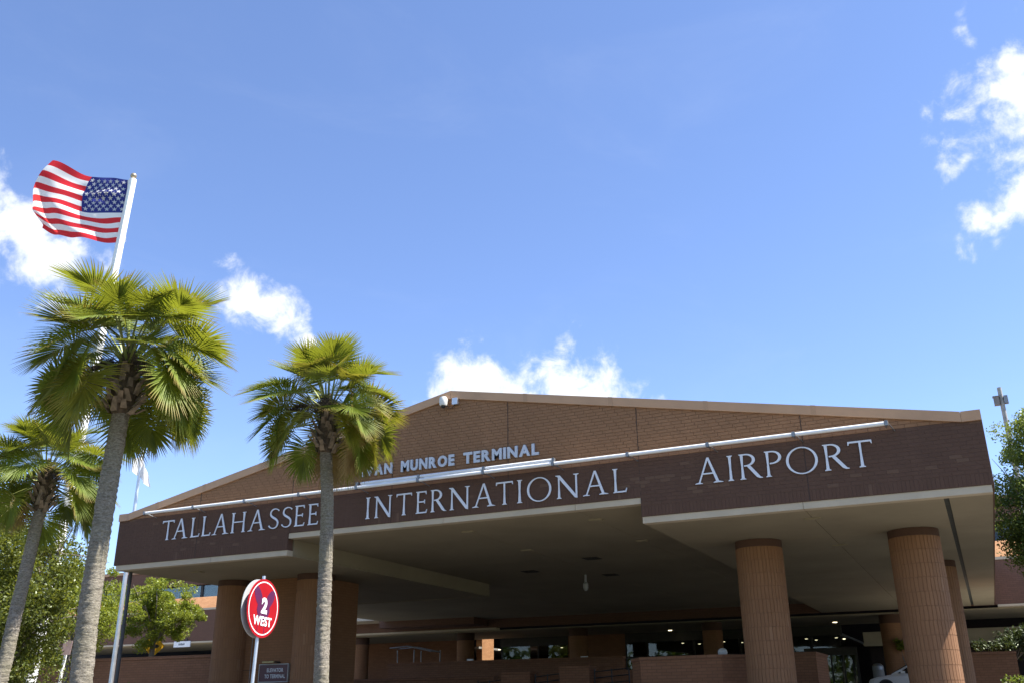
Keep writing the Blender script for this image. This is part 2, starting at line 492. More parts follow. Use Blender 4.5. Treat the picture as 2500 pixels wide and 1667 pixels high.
class MB:
    def __init__(self):
        self.v, self.f, self.mi, self.tone = [], [], [], []

    def add(self, verts, faces, mi=0, tone=None):
        o = len(self.v)
        self.v += [tuple(p) for p in verts]
        self.f += [tuple(i + o for i in f) for f in faces]
        self.mi += [mi] * len(faces)
        self.tone += [tone or 0.0] * len(verts)
        return self

    def box(self, x0, x1, y0, y1, z0, z1, mi=0, tone=None):
        v = [(x0, y0, z0), (x1, y0, z0), (x1, y1, z0), (x0, y1, z0), (x0, y0, z1), (x1, y0, z1), (x1, y1, z1), (x0, y1, z1)]
        return self.add(v, [(0, 3, 2, 1), (4, 5, 6, 7), (0, 1, 5, 4), (1, 2, 6, 5), (2, 3, 7, 6), (3, 0, 4, 7)], mi, tone)

    def prism(self, pts, d, mi=0):
        """3-D polygon pts swept by vector d"""
        n = len(pts)
        p = [Vector(a) for a in pts]
        d = Vector(d)
        self.add(p + [a + d for a in p], [tuple(range(n))[::-1], tuple(range(n, 2 * n))] + [(i, (i + 1) % n, n + (i + 1) % n, n + i) for i in range(n)], mi)
        return self

    def tube(self, path, rad, seg=10, cap=True, mi=0):
        path = [Vector(p) for p in path]
        rads = rad if isinstance(rad, (list, tuple)) else [rad] * len(path)
        rings = []
        up = None
        for i, p in enumerate(path):
            t = (path[min(i + 1, len(path) - 1)] - path[max(i - 1, 0)]).normalized()
            if up is None:
                up = t.orthogonal().normalized()
            up = (up - t * up.dot(t)).normalized()
            s = t.cross(up)
            rings.append([p + (up * math.cos(a) + s * math.sin(a)) * rads[i] for a in [2 * math.pi * k / seg for k in range(seg)]])
        v = [q for r in rings for q in r]
        f = [(i * seg + k, i * seg + (k + 1) % seg, (i + 1) * seg + (k + 1) % seg, (i + 1) * seg + k) for i in range(len(path) - 1) for k in range(seg)]
        if cap:
            f += [tuple(range(seg))[::-1], tuple((len(path) - 1) * seg + k for k in range(seg))]
        return self.add(v, f, mi)

    def lathe(self, c, prof, seg=24, mi=0, axis=None):
        """profile of (radius, height) round the vertical axis through c"""
        v, f = [], []
        for r, h in prof:
            for k in range(seg):
                a = 2 * math.pi * k / seg
                v.append((c[0] + r * math.cos(a), c[1] + r * math.sin(a), c[2] + h))
        n = len(prof)
        for i in range(n - 1):
            for k in range(seg):
                f.append((i * seg + k, i * seg + (k + 1) % seg, (i + 1) * seg + (k + 1) % seg, (i + 1) * seg + k))
        f += [tuple(range(seg))[::-1], tuple((n - 1) * seg + k for k in range(seg))]
        return self.add(v, f, mi)

    def ball(self, c, r, seg=16, mi=0, sz=1.0):
        n = seg // 2
        return self.lathe(c, [(max(1e-4, r * math.sin(math.pi * i / n)), -r * sz * math.cos(math.pi * i / n)) for i in range(n + 1)], seg, mi)

    def mesh(self, name, mats, smooth=False, tone=False):
        me = bpy.data.meshes.new(name)
        me.from_pydata(self.v, [], self.f)
        for mm in mats if isinstance(mats, (list, tuple)) else [mats]:
            me.materials.append(mm)
        if any(self.mi):
            me.polygons.foreach_set('material_index', self.mi)
        if smooth:
            me.polygons.foreach_set('use_smooth', [True] * len(me.polygons))
        if tone:
            a = me.attributes.new('tone', 'FLOAT', 'POINT')
            a.data.foreach_set('value', self.tone)
        me.update()
        return me

    def build(self, name, mats, parent=None, smooth=False, tone=False, kind=None, label=None):
        return link(name, self.mesh(name, mats, smooth, tone), parent, kind, label)


def link(name, me, parent=None, kind=None, label=None):
    o = bpy.data.objects.new(name, me)
    col.objects.link(o)
    if parent is not None:
        put_under(o, parent)
    if kind:
        o['kind'] = kind
    if label:
        o['label'] = label
    return o


def world_loc(o):
    v = o.location.copy()
    while o.parent is not None:
        o = o.parent
    return o


BASE = {}


def put_under(o, parent):
    o.parent = parent
    o.matrix_parent_inverse = Matrix.Translation(-BASE.get(parent.name, Vector((0, 0, 0))))


def thing(name, label, cat, loc, group=None):
    o = bpy.data.objects.new(name, None)
    o.empty_display_size = 0.3
    col.objects.link(o)
    o.location = loc
    BASE[o.name] = Vector(loc)
    o['label'] = label
    o['category'] = cat
    if group:
        o['group'] = group
    return o


def tag(o, label, cat, group=None):
    o['label'] = label
    o['category'] = cat
    if group:
        o['group'] = group
    return o


def shade_auto(o, ang=35):
    me = o.data
    me.polygons.foreach_set('use_smooth', [True] * len(me.polygons))
    me.set_sharp_from_angle(angle=R(ang))
    return o

# ------------------------------------------------------------------ setting: ground and drives
g = MB()
g.box(-900, 900, -900, 1200, -0.5, 0.0)
gr = g.build('ground', M['lawn'], kind='structure')
g = MB()
g.box(-140, 60, -34, 1.5, 0.002, 0.006)
g.build('road', M['road'], kind='structure')
g = MB()
g.box(-140, 60, 1.5, 1.7, 0.0, 0.15)
g.build('kerb', M['concrete'], kind='structure')
g = MB()
g.box(-140, 60, 1.7, 21.0, 0.0, 0.14)
g.build('pavement', M['asphalt'], kind='structure')
g = MB()
g.box(-140, 60, 21.0, 62.0, 0.0, 1.85)
g.build('upper_drive', M['concrete'], kind='structure')

# ------------------------------------------------------------------ terminal canopy
L, ZS, ZB, ZM, ZMB, ZD, ZC, ZP, XP, KX = 30.0, 6.40, 6.587, 6.97, 7.15, 8.27, 8.51, 11.33, -15.5, 0.47
XW, XM, DEPTH, D2 = -9.15, -21.86, 33.0, 15.0
BW, BH, JT = 0.305, 0.1016, 0.010


def roof_z(x):
    """top of the coping along the front"""
    t = min(max((x + KX) / (XP + KX), 0), 1) if x > XP else min(max((-L + KX - x) / (-L + KX - XP), 0), 1)
    return ZC + (ZP - ZC) * t


canopy = thing('terminal_canopy', 'wide brown brick entrance canopy with a low gable and dark fascia over the terminal drive', 'building', (-15, 0, 0))

# gable wall: recessed mortar bed and bricks standing proud of it
gw = MB()
CH = 0.27
gw.prism([(-L, 0.012, ZD), (0, 0.012, ZD), (0, 0.012, ZC - 0.02), (-KX, 0.012, ZC - 0.02), (XP, 0.012, ZP - 0.03), (-L + KX, 0.012, ZC - 0.02), (-L, 0.012, ZC - 0.02)], (0, 0.29, 0))
gable = gw.build('gable_wall', M['mortar_tan'], canopy)


RECESS = [0.012]


def brick_box(mb, x0, x1, z0, z1, tone):
    """brick face at y = 0 with a small arris, back open in the mortar bed"""
    c = 0.004
    yy = RECESS[0]
    v = [(x0, yy, z0), (x1, yy, z0), (x1, yy, z1), (x0, yy, z1), (x0 + c, 0, z0 + c), (x1 - c, 0, z0 + c), (x1 - c, 0, z1 - c), (x0 + c, 0, z1 - c)]
    mb.add(v, [(4, 5, 6, 7), (0, 1, 5, 4), (1, 2, 6, 5), (2, 3, 7, 6), (3, 0, 4, 7)], 0, tone)


def proto_brick(w, h, mat, name):
    b = MB()
    brick_box(b, -w / 2, w / 2, -h / 2, h / 2, 0.0)
    return b.mesh(name, mat, tone=True)


VJ = [-4.45, -9.15, -13.42, -17.7, -21.8, -26.0]     # movement joints in the brickwork


def lay(rows, xa, xb, width, offset, tone_fn, out):
    for z0, z1, k in rows:
        x = xb - (offset * (k % 2))
        first = True
        xs = [xb]
        xx = xb - (width * 0.5 if k % 2 else width)
        while xx > xa:
            xs.append(xx)
            xx -= width
        xs.append(xa)
        for i in range(len(xs) - 1):
            out.append((xs[i + 1] + JT / 2, xs[i] - JT / 2, z0 + JT / 2, z1 - JT / 2, tone_fn((xs[i] + xs[i + 1]) / 2, z0)))


def split_joints(lst):
    out = []
    for x0, x1, z0, z1, t in lst:
        cut = [j for j in VJ if x0 < j < x1]
        if cut:
            j = cut[0]
            if j - 0.012 - x0 > 0.02:
                out.append((x0, j - 0.012, z0, z1, t))
            if x1 - j - 0.012 > 0.02:
                out.append((j + 0.012, x1, z0, z1, t))
        else:
            out.append((x0, x1, z0, z1, t))
    return out


def place_bricks(lst, parent, mat, n_single, full_w, full_h):
    """nearest whole bricks are objects of their own, the rest one mesh"""
    whole = [b for b in lst if abs((b[1] - b[0]) - (full_w - JT)) < 0.003 and abs((b[3] - b[2]) - (full_h - JT)) < 0.003]
    whole.sort(key=lambda b: -b[1])
    single = set(id(b) for b in whole[:n_single])
    me = proto_brick(full_w - JT, full_h - JT, mat, 'brick')
    rest = MB()
    for b in lst:
        if id(b) in single:
            o = bpy.data.objects.new('brick', me)
            col.objects.link(o)
            put_under(o, parent)
            o.location = ((b[0] + b[1]) / 2, 0, (b[2] + b[3]) / 2)
            o.color = (b[4], 0, 0, 1)
        else:
            brick_box(rest, *b)
    o = rest.build('brickwork', mat, parent, tone=True, kind='stuff')
    o.color = (0, 0, 0, 1)


def tone_plain(x, z):
    return random.random() * (1.0 if random.random() < 0.03 else 0.96)


WORN = [(-8.4, 7.5, 0.8), (-7.6, 7.15, 0.6), (-6.0, 7.25, 0.4), (-3.9, 7.0, 0.5), (-22.5, 6.85, 0.5), (-24.5, 6.85, 0.7), (-9.3, 7.55, 0.5), (-26.3, 6.95, 0.5), (-1.2, 6.9, 0.6)]


def tone_worn(x, z):
    p = 0.012 + sum(0.30 * math.exp(-((x - a) / s) ** 2 - ((z - b) / 0.22) ** 2) for a, b, s in WORN)
    return 0.985 if random.random() < p else random.random() * 0.93


rows = [(ZD + k * BH, ZD + (k + 1) * BH, k) for k in range(int((ZP - ZD) / BH))]
lst = []
for z0, z1, k in rows:
    # the part of this course that stays under the coping
    if z1 < ZC - 0.03:
        xa, xb = -L, 0.0
    else:
        t = (z1 + 0.03 - (ZC - 0.02)) / (ZP - ZC)
        if t >= 1:
            continue
        t = max(t, 0)
        xb = -KX + (XP + KX) * t - 0.02
        xa = -L + KX + (XP + L - KX) * t + 0.02
    if xb - xa > 0.4:
        lay([(z0, z1, k)], xa, xb, BW, BW / 2, tone_plain, lst)
place_bricks(split_joints(lst), gable, M['gable_brick'], 150, BW, BH)

# dark stained fascia with a soldier course along its lower edge
fa = MB()
fa.box(-L, XM, 0.006, 0.30, ZB, ZD)
fa.box(XW, 0, 0.006, 0.30, ZB, ZD)
fa.box(XM, XW, 0.006, 0.30, ZMB, ZD)
fascia = fa.build('fascia', M['mortar_dark'], canopy)
RECESS[0] = 0.006
lst = []
SH = 0.305
for xa, xb, zb in ((-L, XM, ZB), (XM, XW, ZMB), (XW, 0.0, ZB)):
    n = round((xb - xa) / BH)
    wdt = (xb - xa) / n
    for i in range(n):
        lst.append((xa + i * wdt + JT / 2, xa + (i + 1) * wdt - JT / 2, zb + JT / 2, zb + SH - JT / 2, tone_worn(xa + (i + .5) * wdt, zb)))
    nr = int((ZD - zb - SH) / BH)
    hh = (ZD - zb - SH) / nr
    lay([(zb + SH + k * hh, zb + SH + (k + 1) * hh, k) for k in range(nr)], xa, xb, BW, BW / 2, tone_worn, lst)
    HF = hh
place_bricks(split_joints(lst), fascia, M['fascia_brick'], 150, BW, (ZD - ZB - SH) / int((ZD - ZB - SH) / BH))
for j in VJ:
    b = MB()
    zb = ZMB if XM < j < XW else ZB
    b.box(j - 0.011, j + 0.011, 0.003, 0.0055, zb, roof_z(j) - CH - 0.01)
    b.build('movement_joint', M['joint'], canopy)

# metal coping in lengths, straps over the seams
seams = [0.0, -KX, -4.06, -7.02, -9.92, -12.77, XP]
seams += [-12.77 - 4.9 - 2.9 * 0, -20.6, -23.3, -25.85, -28.1, -L + KX, -L]
for i in range(len(seams) - 1):
    xa, xb = seams[i + 1], seams[i]
    cp = MB()
    za, zb_ = roof_z(xa), roof_z(xb)
    cp.prism([(xa + 0.004, -0.06, za - CH), (xb - 0.004, -0.06, zb_ - CH), (xb - 0.004, -0.06, zb_), (xa + 0.004, -0.06, za)], (0, 0.48, 0))
    cp.build('coping_piece', M['coping'], canopy)
    if 0 < i and xb not in (XP, -KX, -L + KX):
        st = MB()
        z = roof_z(xb)
        sl = 0.188 if xb > XP else -0.195
        w = 0.07
        st.prism([(xb - w, -0.066, z + w * sl - CH - 0.004), (xb + w, -0.066, z - w * sl - CH - 0.004), (xb + w, -0.066, z - w * sl + 0.006), (xb - w, -0.066, z + w * sl + 0.006)], (0, 0.49, 0))
        st.build('coping_strap', M['coping_strap'], canopy)

# roof slopes and side walls
rf = MB()
rf.prism([(-0.02, 0.42, ZC - 0.25), (-0.02, 0.42, ZC - 0.05), (XP, 0.42, ZP - 0.08), (XP, 0.42, ZP - 0.28)], (0, DEPTH - 0.5, 0))
rf.prism([(-L + 0.02, 0.42, ZC - 0.25), (-L + 0.02, 0.42, ZC - 0.05), (XP, 0.42, ZP - 0.081), (XP, 0.42, ZP - 0.28)], (0, DEPTH - 0.5, 0))
rf.build('roof', M['roof'], canopy)
sw = MB()
sw.box(-0.30, -0.004, 0.31, DEPTH, ZB - 0.05, ZC - 0.02)
sw.build('side_wall', M['fascia_brick'], canopy)
sw = MB()
sw.box(-L + 0.004, -L + 0.30, 0.31, D2, ZB - 0.05, ZC - 0.02)
sw.build('side_wall', M['fascia_brick'], canopy)

# stucco lip along the lower edge, in lengths
IN = 0.10
for xa, xb, z0, z1 in ((-L + IN, -25.26, ZS, ZB), (-25.26, XM, ZS, ZB), (XM + 0.01, -15.75, ZM, ZMB), (-15.75, -11.22, ZM, ZMB), (-11.22, XW - 0.01, ZM, ZMB), (XW, -4.65, ZS, ZB), (-4.65, -0.06, ZS, ZB)):
    b = MB()
    b.box(xa + 0.006, xb - 0.006, 0.03, 0.34, z0, z1 - 0.002)
    b.build('lip', M['stucco'], canopy)
b = MB()
b.box(-L + IN, -0.06, 0.36, DEPTH - 0.01, ZMB + 0.06, ZMB + 0.12)
b.build('ceiling_deck', M['slot'], canopy)

# soffit panels with open joints between them
def panel(xa, xb, ya, yb, z):
    p = MB()
    p.box(xa + 0.010, xb - 0.010, ya + 0.010, yb - 0.010, z, z + 0.05)
    return p.build('soffit_panel', M['soffit'], canopy)


for xa, xb in ((XW, -4.65), (-4.65, -1.20), (-1.09, -0.06)):
    for ya, yb in ((0.33, 5.1), (5.1, 14.0), (14.0, 23.5), (23.5, DEPTH - 0.02)):
        panel(xa, xb, ya, yb, ZS + 0.004)
for xa, xb in ((XM, -15.75), (-15.75, -11.22), (-11.22, XW)):
    for ya, yb in ((0.33, 9.0), (9.0, 20.0), (20.0, DEPTH - 0.02)):
        panel(xa, xb, ya, yb, ZM + 0.004)
for xa, xb in ((-L + IN, -25.26), (-25.26, XM)):
    for ya, yb in ((0.33, 5.0), (5.0, D2)):
        panel(xa, xb, ya, yb, ZS + 0.004)
panel(-L - 8, XM - 0.02, D2 + 0.25, DEPTH - 0.02, ZM + 0.006)
b = MB()
b.box(-1.21, -1.08, 0.34, DEPTH - 0.03, ZS + 0.06, ZS + 0.09)
b.build('drain_slot', M['slot'], canopy)
b = MB()
b.box(XM - 0.22, XM + 0.002, 0.345, D2 + 0.2, ZS + 0.06, ZMB + 0.05)
b.box(-L + IN, XM + 0.002, D2 + 0.2, D2 + 0.24, ZS + 0.008, ZMB + 0.05)
b.build('soffit_step', M['soffit'], canopy)
b = MB()
b.box(XW - 0.002, XW + 0.22, 0.345, DEPTH - 0.03, ZS + 0.06, ZMB + 0.05)
b.build('soffit_step', M['stucco'], canopy)
for x, y, z in ((-4.65, 1.6, ZS), (-4.65, 7.0, ZS), (-15.75, 1.8, ZM), (-11.22, 1.8, ZM), (-11.22, 6.4, ZM), (-15.75, 6.4, ZM), (-27.5, 1.8, ZS)):
    b = MB()
    b.box(x - 0.22, x + 0.22, y - 0.14, y + 0.14, z - 0.03, z + 0.003)
    b.box(x - 0.17, x + 0.17, y - 0.09, y + 0.09, z - 0.036, z - 0.03)
    b.build('soffit_plate', M['soffit'], canopy)
for x, y in ((-14.4, 9.6), (-15.5, 14.8), (-18.2, 12.0)):
    b = MB()
    b.box(x - 0.32, x + 0.32, y - 0.32, y + 0.32, ZM - 0.012, ZM + 0.003)
    for k in range(7):
        b.box(x - 0.28, x + 0.28, y - 0.27 + k * 0.08, y - 0.23 + k * 0.08, ZM - 0.022, ZM - 0.012)
    b.build('ceiling_vent', M['dark_metal'], canopy)


# round brick columns laid in soldier courses
def column(x, y, r, z0, z1, n_single, rowh=0.405, label=None):
    core = MB()
    core.lathe((x, y, 0), [(r - 0.012, z0), (r - 0.012, z1 - 0.22)], 48)
    c = core.build('column', M['mortar_tan'], canopy, label=label)
    shade_auto(c)
    cl = MB()
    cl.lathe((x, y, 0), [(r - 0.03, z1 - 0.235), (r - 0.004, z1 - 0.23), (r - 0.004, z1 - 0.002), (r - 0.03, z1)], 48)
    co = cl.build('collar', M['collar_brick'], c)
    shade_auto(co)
    n = round(2 * math.pi * r / 0.112)
    da = 2 * math.pi / n
    jt = 0.010
    top = z1 - 0.235
    nrow = int((top - z0) / rowh) + 1
    hw = da / 2 - jt / 2 / r
    def shell(mb, a, zb, zt, tone, cx=0., cy=0.):
        v = []
        for rr, dw, dz in ((r - 0.012, 0, 0), (r, 0.003 / r, 0.003)):
            for zz, sg in ((zb + dz, 1), (zt - dz, -1)):
                for s in (-1, 0, 1):
                    aa = a + s * (hw - dw)
                    v.append((cx + rr * math.cos(aa), cy + rr * math.sin(aa), zz))
        # 0-2 back low, 3-5 back high, 6-8 front low, 9-11 front high
        f = [(6, 7, 10, 9), (7, 8, 11, 10), (0, 1, 7, 6), (1, 2, 8, 7), (9, 10, 4, 3), (10, 11, 5, 4), (0, 6, 9, 3), (8, 2, 5, 11)]
        mb.add(v, f, 0, tone)
    pr = MB()
    shell(pr, 0, -rowh / 2 + jt / 2, rowh / 2 - jt / 2, 0.0)
    pm = pr.mesh('brick', M['column_brick'], tone=True)
    to_cam = math.atan2(-25.9 - y, -0.86 - x)
    rest = MB()
    cand = []
    for k in range(nrow):
        zt = top - k * rowh - jt / 2
        zb = max(z0, top - (k + 1) * rowh + jt / 2)
        if zt - zb < 0.03:
            continue
        for i in range(n):
            a = i * da + 0.013 * (k % 3)
            t = random.random() * (1.0 if random.random() < 0.25 else 0.92)
            dd = abs((a - to_cam + math.pi) % (2 * math.pi) - math.pi)
            full = zt - zb > rowh - jt - 0.002
            cand.append((dd if full and dd < 1.3 and zt > 1.9 else 9, a, zb, zt, t))
    cand.sort(key=lambda q: (q[0] >= 9, q[0]))
    for q, (dd, a, zb, zt, t) in enumerate(cand):
        if q < n_single and dd < 9:
            o = bpy.data.objects.new('brick', pm)
            col.objects.link(o)
            put_under(o, c)
            o.location = (x, y, (zb + zt) / 2)
            o.rotation_euler = (0, 0, a)
            o.color = (t, 0, 0, 1)
        else:
            shell(rest, a, zb, zt, t, x, y)
    o = rest.build('brickwork', M['column_brick'], c, tone=True, kind='stuff')
    o.color = (0, 0, 0, 1)
    return c


column(-2.29, 5.19, 0.735, 0.14, ZS, 150, label='near round column, lower side lit by the sun')
column(-6.92, 5.02, 0.735, 0.14, ZS, 150, label='near round column wholly in shade')
column(-1.98, 13.0, 0.62, 0.14, ZS, 0)
column(-28.24, 4.75, 0.66, 0.14, ZS, 0)
column(-24.15, 4.75, 0.735, 0.14, ZS, 0)

# elevator shaft between the two far columns
sh = MB()
sh.box(-28.2, -24.38, 5.0, 8.0, 0.14, ZS)
shaft = sh.build('elevator_shaft', M['shaft_brick'], canopy)
b = MB()
b.box(-28.2, -24.2, 4.985, 4.999, 2.92, 2.935)
b.build('brick_joint', M['joint'], shaft)
b = MB()
b.box(-26.55, -25.3, 4.94, 4.998, 0.14, 2.36)
b.box(-26.45, -25.4, 4.93, 4.94, 0.14, 2.28)
b.build('elevator_door', M['dark_metal'], shaft)
b = MB()
b.tube([(-27.25, 4.96, 6.38), (-27.25, 4.96, 0.2)], 0.012, 6)
b.build('conduit', M['galv'], canopy)

# downpipe at the far corner
b = MB()
b.tube([(-29.72, 0.62, 6.41), (-29.72, 0.62, 0.0)], 0.066, 16)
for z in (2.2, 4.4):
    b.tube([(-29.72, 0.62, z), (-29.72, 0.62, z + 0.06)], 0.075, 16)
shade_auto(b.build('downpipe', M['pipe'], canopy))

# ------------------------------------------------------------------ terminal building behind the canopy
tb = thing('terminal_building', 'long brown brick terminal building behind the canopy with sloping ledge and dark glazing', 'building', (-30, 34, 0))
TX0, TX1, TY = -95.0, 32.0, 33.0


def tpart(name, mat, *boxes, smooth=False, kind=None, parent=None):
    b = MB()
    for q in boxes:
        b.box(*q)
    return b.build(name, mat, parent or tb, kind=kind)


tpart('brick_band', M['band'], (TX0, -L + 0.0, TY, TY + 0.4, 6.42, 8.78), (-0.0, TX1, TY, TY + 0.4, 6.42, 8.78))
tpart('brick_band', M['band'], (-L + 0.002, -0.002, TY + 0.02, TY + 0.4, 6.42, 8.78))
tpart('stucco_edge', M['stucco'], (TX0, -30.4, TY - 0.02, TY + 0.5, 6.30, 6.415), (0.1, TX1, TY - 0.02, TY + 0.5, 6.30, 6.415))
tpart('sill', M['stucco'], (TX0, TX1, TY - 0.05, TY + 0.5, 8.785, 8.93))
b = MB()
b.prism([(TX0, TY + 0.0, 8.935), (TX0, TY + 1.1, 9.95), (TX0, TY + 1.4, 9.95), (TX0, TY + 1.4, 8.935)], (TX1 - TX0, 0, 0))
b.build('sloping_ledge', M['ledge_brick'], tb)
tpart('upper_wall', M['band'], (TX0, TX1, TY + 3.4, TY + 3.9, 9.9, 10.1), (TX0, TX1, TY + 3.2, TY + 3.9, 11.3, 12.6))
tpart('roof_edge', M['coping'], (TX0 - 0.1, TX1 + 0.1, TY + 3.1, TY + 3.95, 12.605, 12.85))
tpart('ledge_roof', M['roof'], (TX0, TX1, TY + 1.41, TY + 3.39, 9.80, 9.90))
tpart('roof', M['roof'], (TX0, -33.2, TY + 3.96, TY + 28, 12.4, 12.6), (-29.8, TX1, TY + 3.96, TY + 28, 12.4, 12.6), (-33.2, -29.8, TY + 3.96, 42.3, 12.4, 12.6), (-33.2, -29.8, 46.2, TY + 28, 12.4, 12.6))  # roof opening added to let the sun onto the inner brick wall
for k in range(26):
    x = TX0 + 1 + k * 4.85
    b = MB()
    b.box(x, x + 4.6, TY + 3.55, TY + 3.58, 10.1, 11.3)
    w = b.build('clerestory_pane', M['glass'], tb)
    b = MB()
    b.box(x + 4.6, x + 4.85, TY + 3.5, TY + 3.66, 10.1, 11.3)
    b.build('clerestory_post', M['dark_metal'], w)
# soffit over the upper drive
tpart('drive_soffit', M['soffit'], (TX0, TX1, TY + 0.51, 41.0, 6.24, 6.30))
tpart('back_wall', M['interior_dark'], (TX0, TX1, 54.0, 54.4, 1.85, 12.4))
tpart('lobby_floor', M['concrete'], (TX0, -9.2, 41.4, 54.0, 1.852, 1.90))
tpart('lobby_ceiling', M['interior'], (TX0, -36.12, 41.4, 54.0, 5.60, 5.75), (-32.6, -9.2, 41.4, 54.0, 5.60, 5.75), (-36.12, -32.6, 46.0, 54.0, 5.60, 5.75))  # ceiling left open at one bay for the same sunlight
# round columns along the drive
for x in (-42.4, -33.6, -25.1, -16.1, -5.6):
    b = MB()
    b.lathe((x, 34.6, 0), [(0.62, 1.85), (0.62, 5.75)], 32)
    c = shade_auto(b.build('drive_column', M['shaft_brick'], tb))
    b = MB()
    b.lathe((x, 34.6, 0), [(0.63, 5.75), (0.63, 6.238)], 32)
    shade_auto(b.build('collar', M['collar_brick'], c))
for x, z in ((-32.85, 3.55), (-24.45, 3.5)):
    b = MB()
    b.box(x - 0.25, x + 0.25, 33.86, 33.89, z, z + 0.95)
    b.build('notice_board', M['white_print'], tb)
# glazing of the lobby
GY = 41.0
tpart('glazing_head', M['dark_metal'], (-34.1, -9.2, GY + 0.02, GY + 0.25, 5.62, 6.24))
tpart('glazing_sill', M['dark_metal'], (-60, -9.2, GY - 0.03, GY + 0.12, 1.85, 2.0))
panes = [(-33.9, -31.6), (-30.9, -28.6), (-24.0, -22.6), (-22.4, -19.2), (-19.0, -16.0), (-15.8, -13.6), (-13.4, -11.3), (-11.1, -9.3)]
for x0, x1 in panes:
    b = MB()
    b.box(x0, x1, GY + 0.05, GY + 0.06, 2.0, 5.62)
    p = b.build('glass_pane', M['glass'], tb)
    b = MB()
    b.box(x0 - 0.09, x0 - 0.002, GY, GY + 0.14, 2.0, 5.62)
    b.box(x0, x1, GY + 0.0, GY + 0.045, 4.52, 4.66)
    b.build('mullion', M['dark_metal'], p)
tpart('brick_pier', M['wall_brick'], (-60, -36.7, GY, GY + 0.4, 1.85, 6.238), (-28.5, -24.1, GY, GY + 0.4, 1.85, 6.238))
tpart('entrance_frame', M['dark_metal'], (-11.3, -8.3, 39.2, 39.32, 4.30, 4.75), (-11.42, -11.3, 39.2, 39.34, 1.85, 4.75), (-8.3, -8.18, 39.2, 39.34, 1.85, 4.75))
for k in range(4):
    x0 = -11.3 + k * 0.75
    b = MB()
    b.box(x0 + 0.05, x0 + 0.70, 39.24, 39.25, 1.9, 4.29)
    d = b.build('entrance_door', M['glass'], tb)
    b = MB()
    b.box(x0 + 0.0, x0 + 0.049, 39.21, 39.30, 1.86, 4.295)
    b.box(x0 + 0.701, x0 + 0.749, 39.21, 39.30, 1.86, 4.295)
    b.build('door_frame', M['dark_metal'], d)
for k, (x, y) in enumerate([(-35.4, 43.5), (-30.2, 43.8), (-29.3, 44.8), (-20.6, 43.6), (-19.8, 45.2), (-17.6, 43.6), (-16.7, 45.3), (-11.9, 43.7), (-11.5, 45.4), (-9.9, 43.6), (-9.6, 45.2)]):
    b = MB()
    b.lathe((x, y, 0), [(0.09, 5.585), (0.09, 5.598)], 12)
    b.build('downlight', M['lamp'], tb)
for x, y in ((-20.3, 39.6), (-9.2, 38.5)):
    b = MB()
    b.lathe((x, y, 0), [(0.13, 6.222), (0.13, 6.238)], 12)
    b.build('downlight', M['lamp'], tb)
# open end of the drive on the right: light coloured beams beyond
tpart('end_beam', M['stucco'], (-8.1, 14.0, 43.0, 43.5, 5.15, 5.85))
tpart('end_beam', M['stucco'], (-8.1, 14.0, 42.6, 43.5, 4.95, 5.145))
tpart('end_wall', M['interior_dark'], (-8.1, 14.0, 46.0, 46.3, 1.85, 5.0))
b = MB()
b.box(-6.15, -5.85, 42.95, 42.998, 5.35, 5.62)
b.build('wall_lamp', M['dark_metal'], tb)
# side canopy over the drive on the left
tpart('side_canopy', M['stucco'], (-52.0, -38.4, 30.6, 32.97, 7.06, 7.46))
tpart('side_canopy', M['band'], (-38.39, -31.0, 30.9, 32.97, 6.55, 8.2))
# inner brick wall, sunlit through roof and ceiling openings added to light it
tpart('sunlit_inner_wall', M['ledge_brick'], (-36.6, -36.1, 41.9, 43.9, 1.85, 6.5))

# ------------------------------------------------------------------ brick walls in front of the terminal


def wall_thing(name, label, cat, base, *parts):
    t = thing(name, label, cat, base)
    for pn, mt, bxs in parts:
        b = MB()
        for q in bxs:
            b.box(*q)
        b.build(pn, M[mt], t)
    return t


wall_thing('parapet_wall', 'long low brick wall across the drive beneath the dark canopy', 'wall', (-26, 20, 0.14),
           ('brick_face', 'wall_brick', [(-30.5, -17.0, 20.0, 20.4, 0.14, 3.62)]), ('coping', 'wall_brick', [(-30.55, -16.95, 19.95, 20.45, 3.625, 3.74)]))
wall_thing('parapet_wall', 'brown brick parapet wall between the metal downpipe and the leafy trees', 'wall', (-45, 6.7, 0.14),
           ('brick_face', 'wall_brick', [(-75.0, -29.2, 6.7, 7.1, 0.14, 3.58)]), ('coping', 'wall_brick', [(-75.05, -29.15, 6.66, 7.14, 3.585, 3.70)]))
wall_thing('ramp_wall', 'low brick ramp wall behind the middle palm trunk', 'wall', (-25, 14, 0.14),
           ('brick_face', 'wall_brick', [(-29.0, -20.9, 13.8, 14.2, 0.14, 2.66)]), ('coping', 'wall_brick', [(-29.05, -20.85, 13.76, 14.24, 2.665, 2.76)]))
piers = [((-19.55, -18.21), 2.86, 'short brick pier, farthest left of the stepped piers with railings'),
         ((-16.87, -15.55), 3.02, 'short brick pier between the two barred railings')]
for (x0, x1), z, lb in piers:
    wall_thing('brick_pier', lb, 'pier', ((x0 + x1) / 2, 12, 0.14),
               ('brick_face', 'wall_brick', [(x0, x1, 11.8, 12.6, 0.14, z - 0.09)]), ('coping', 'wall_brick', [(x0 - 0.03, x1 + 0.03, 11.77, 12.63, z - 0.085, z)]))
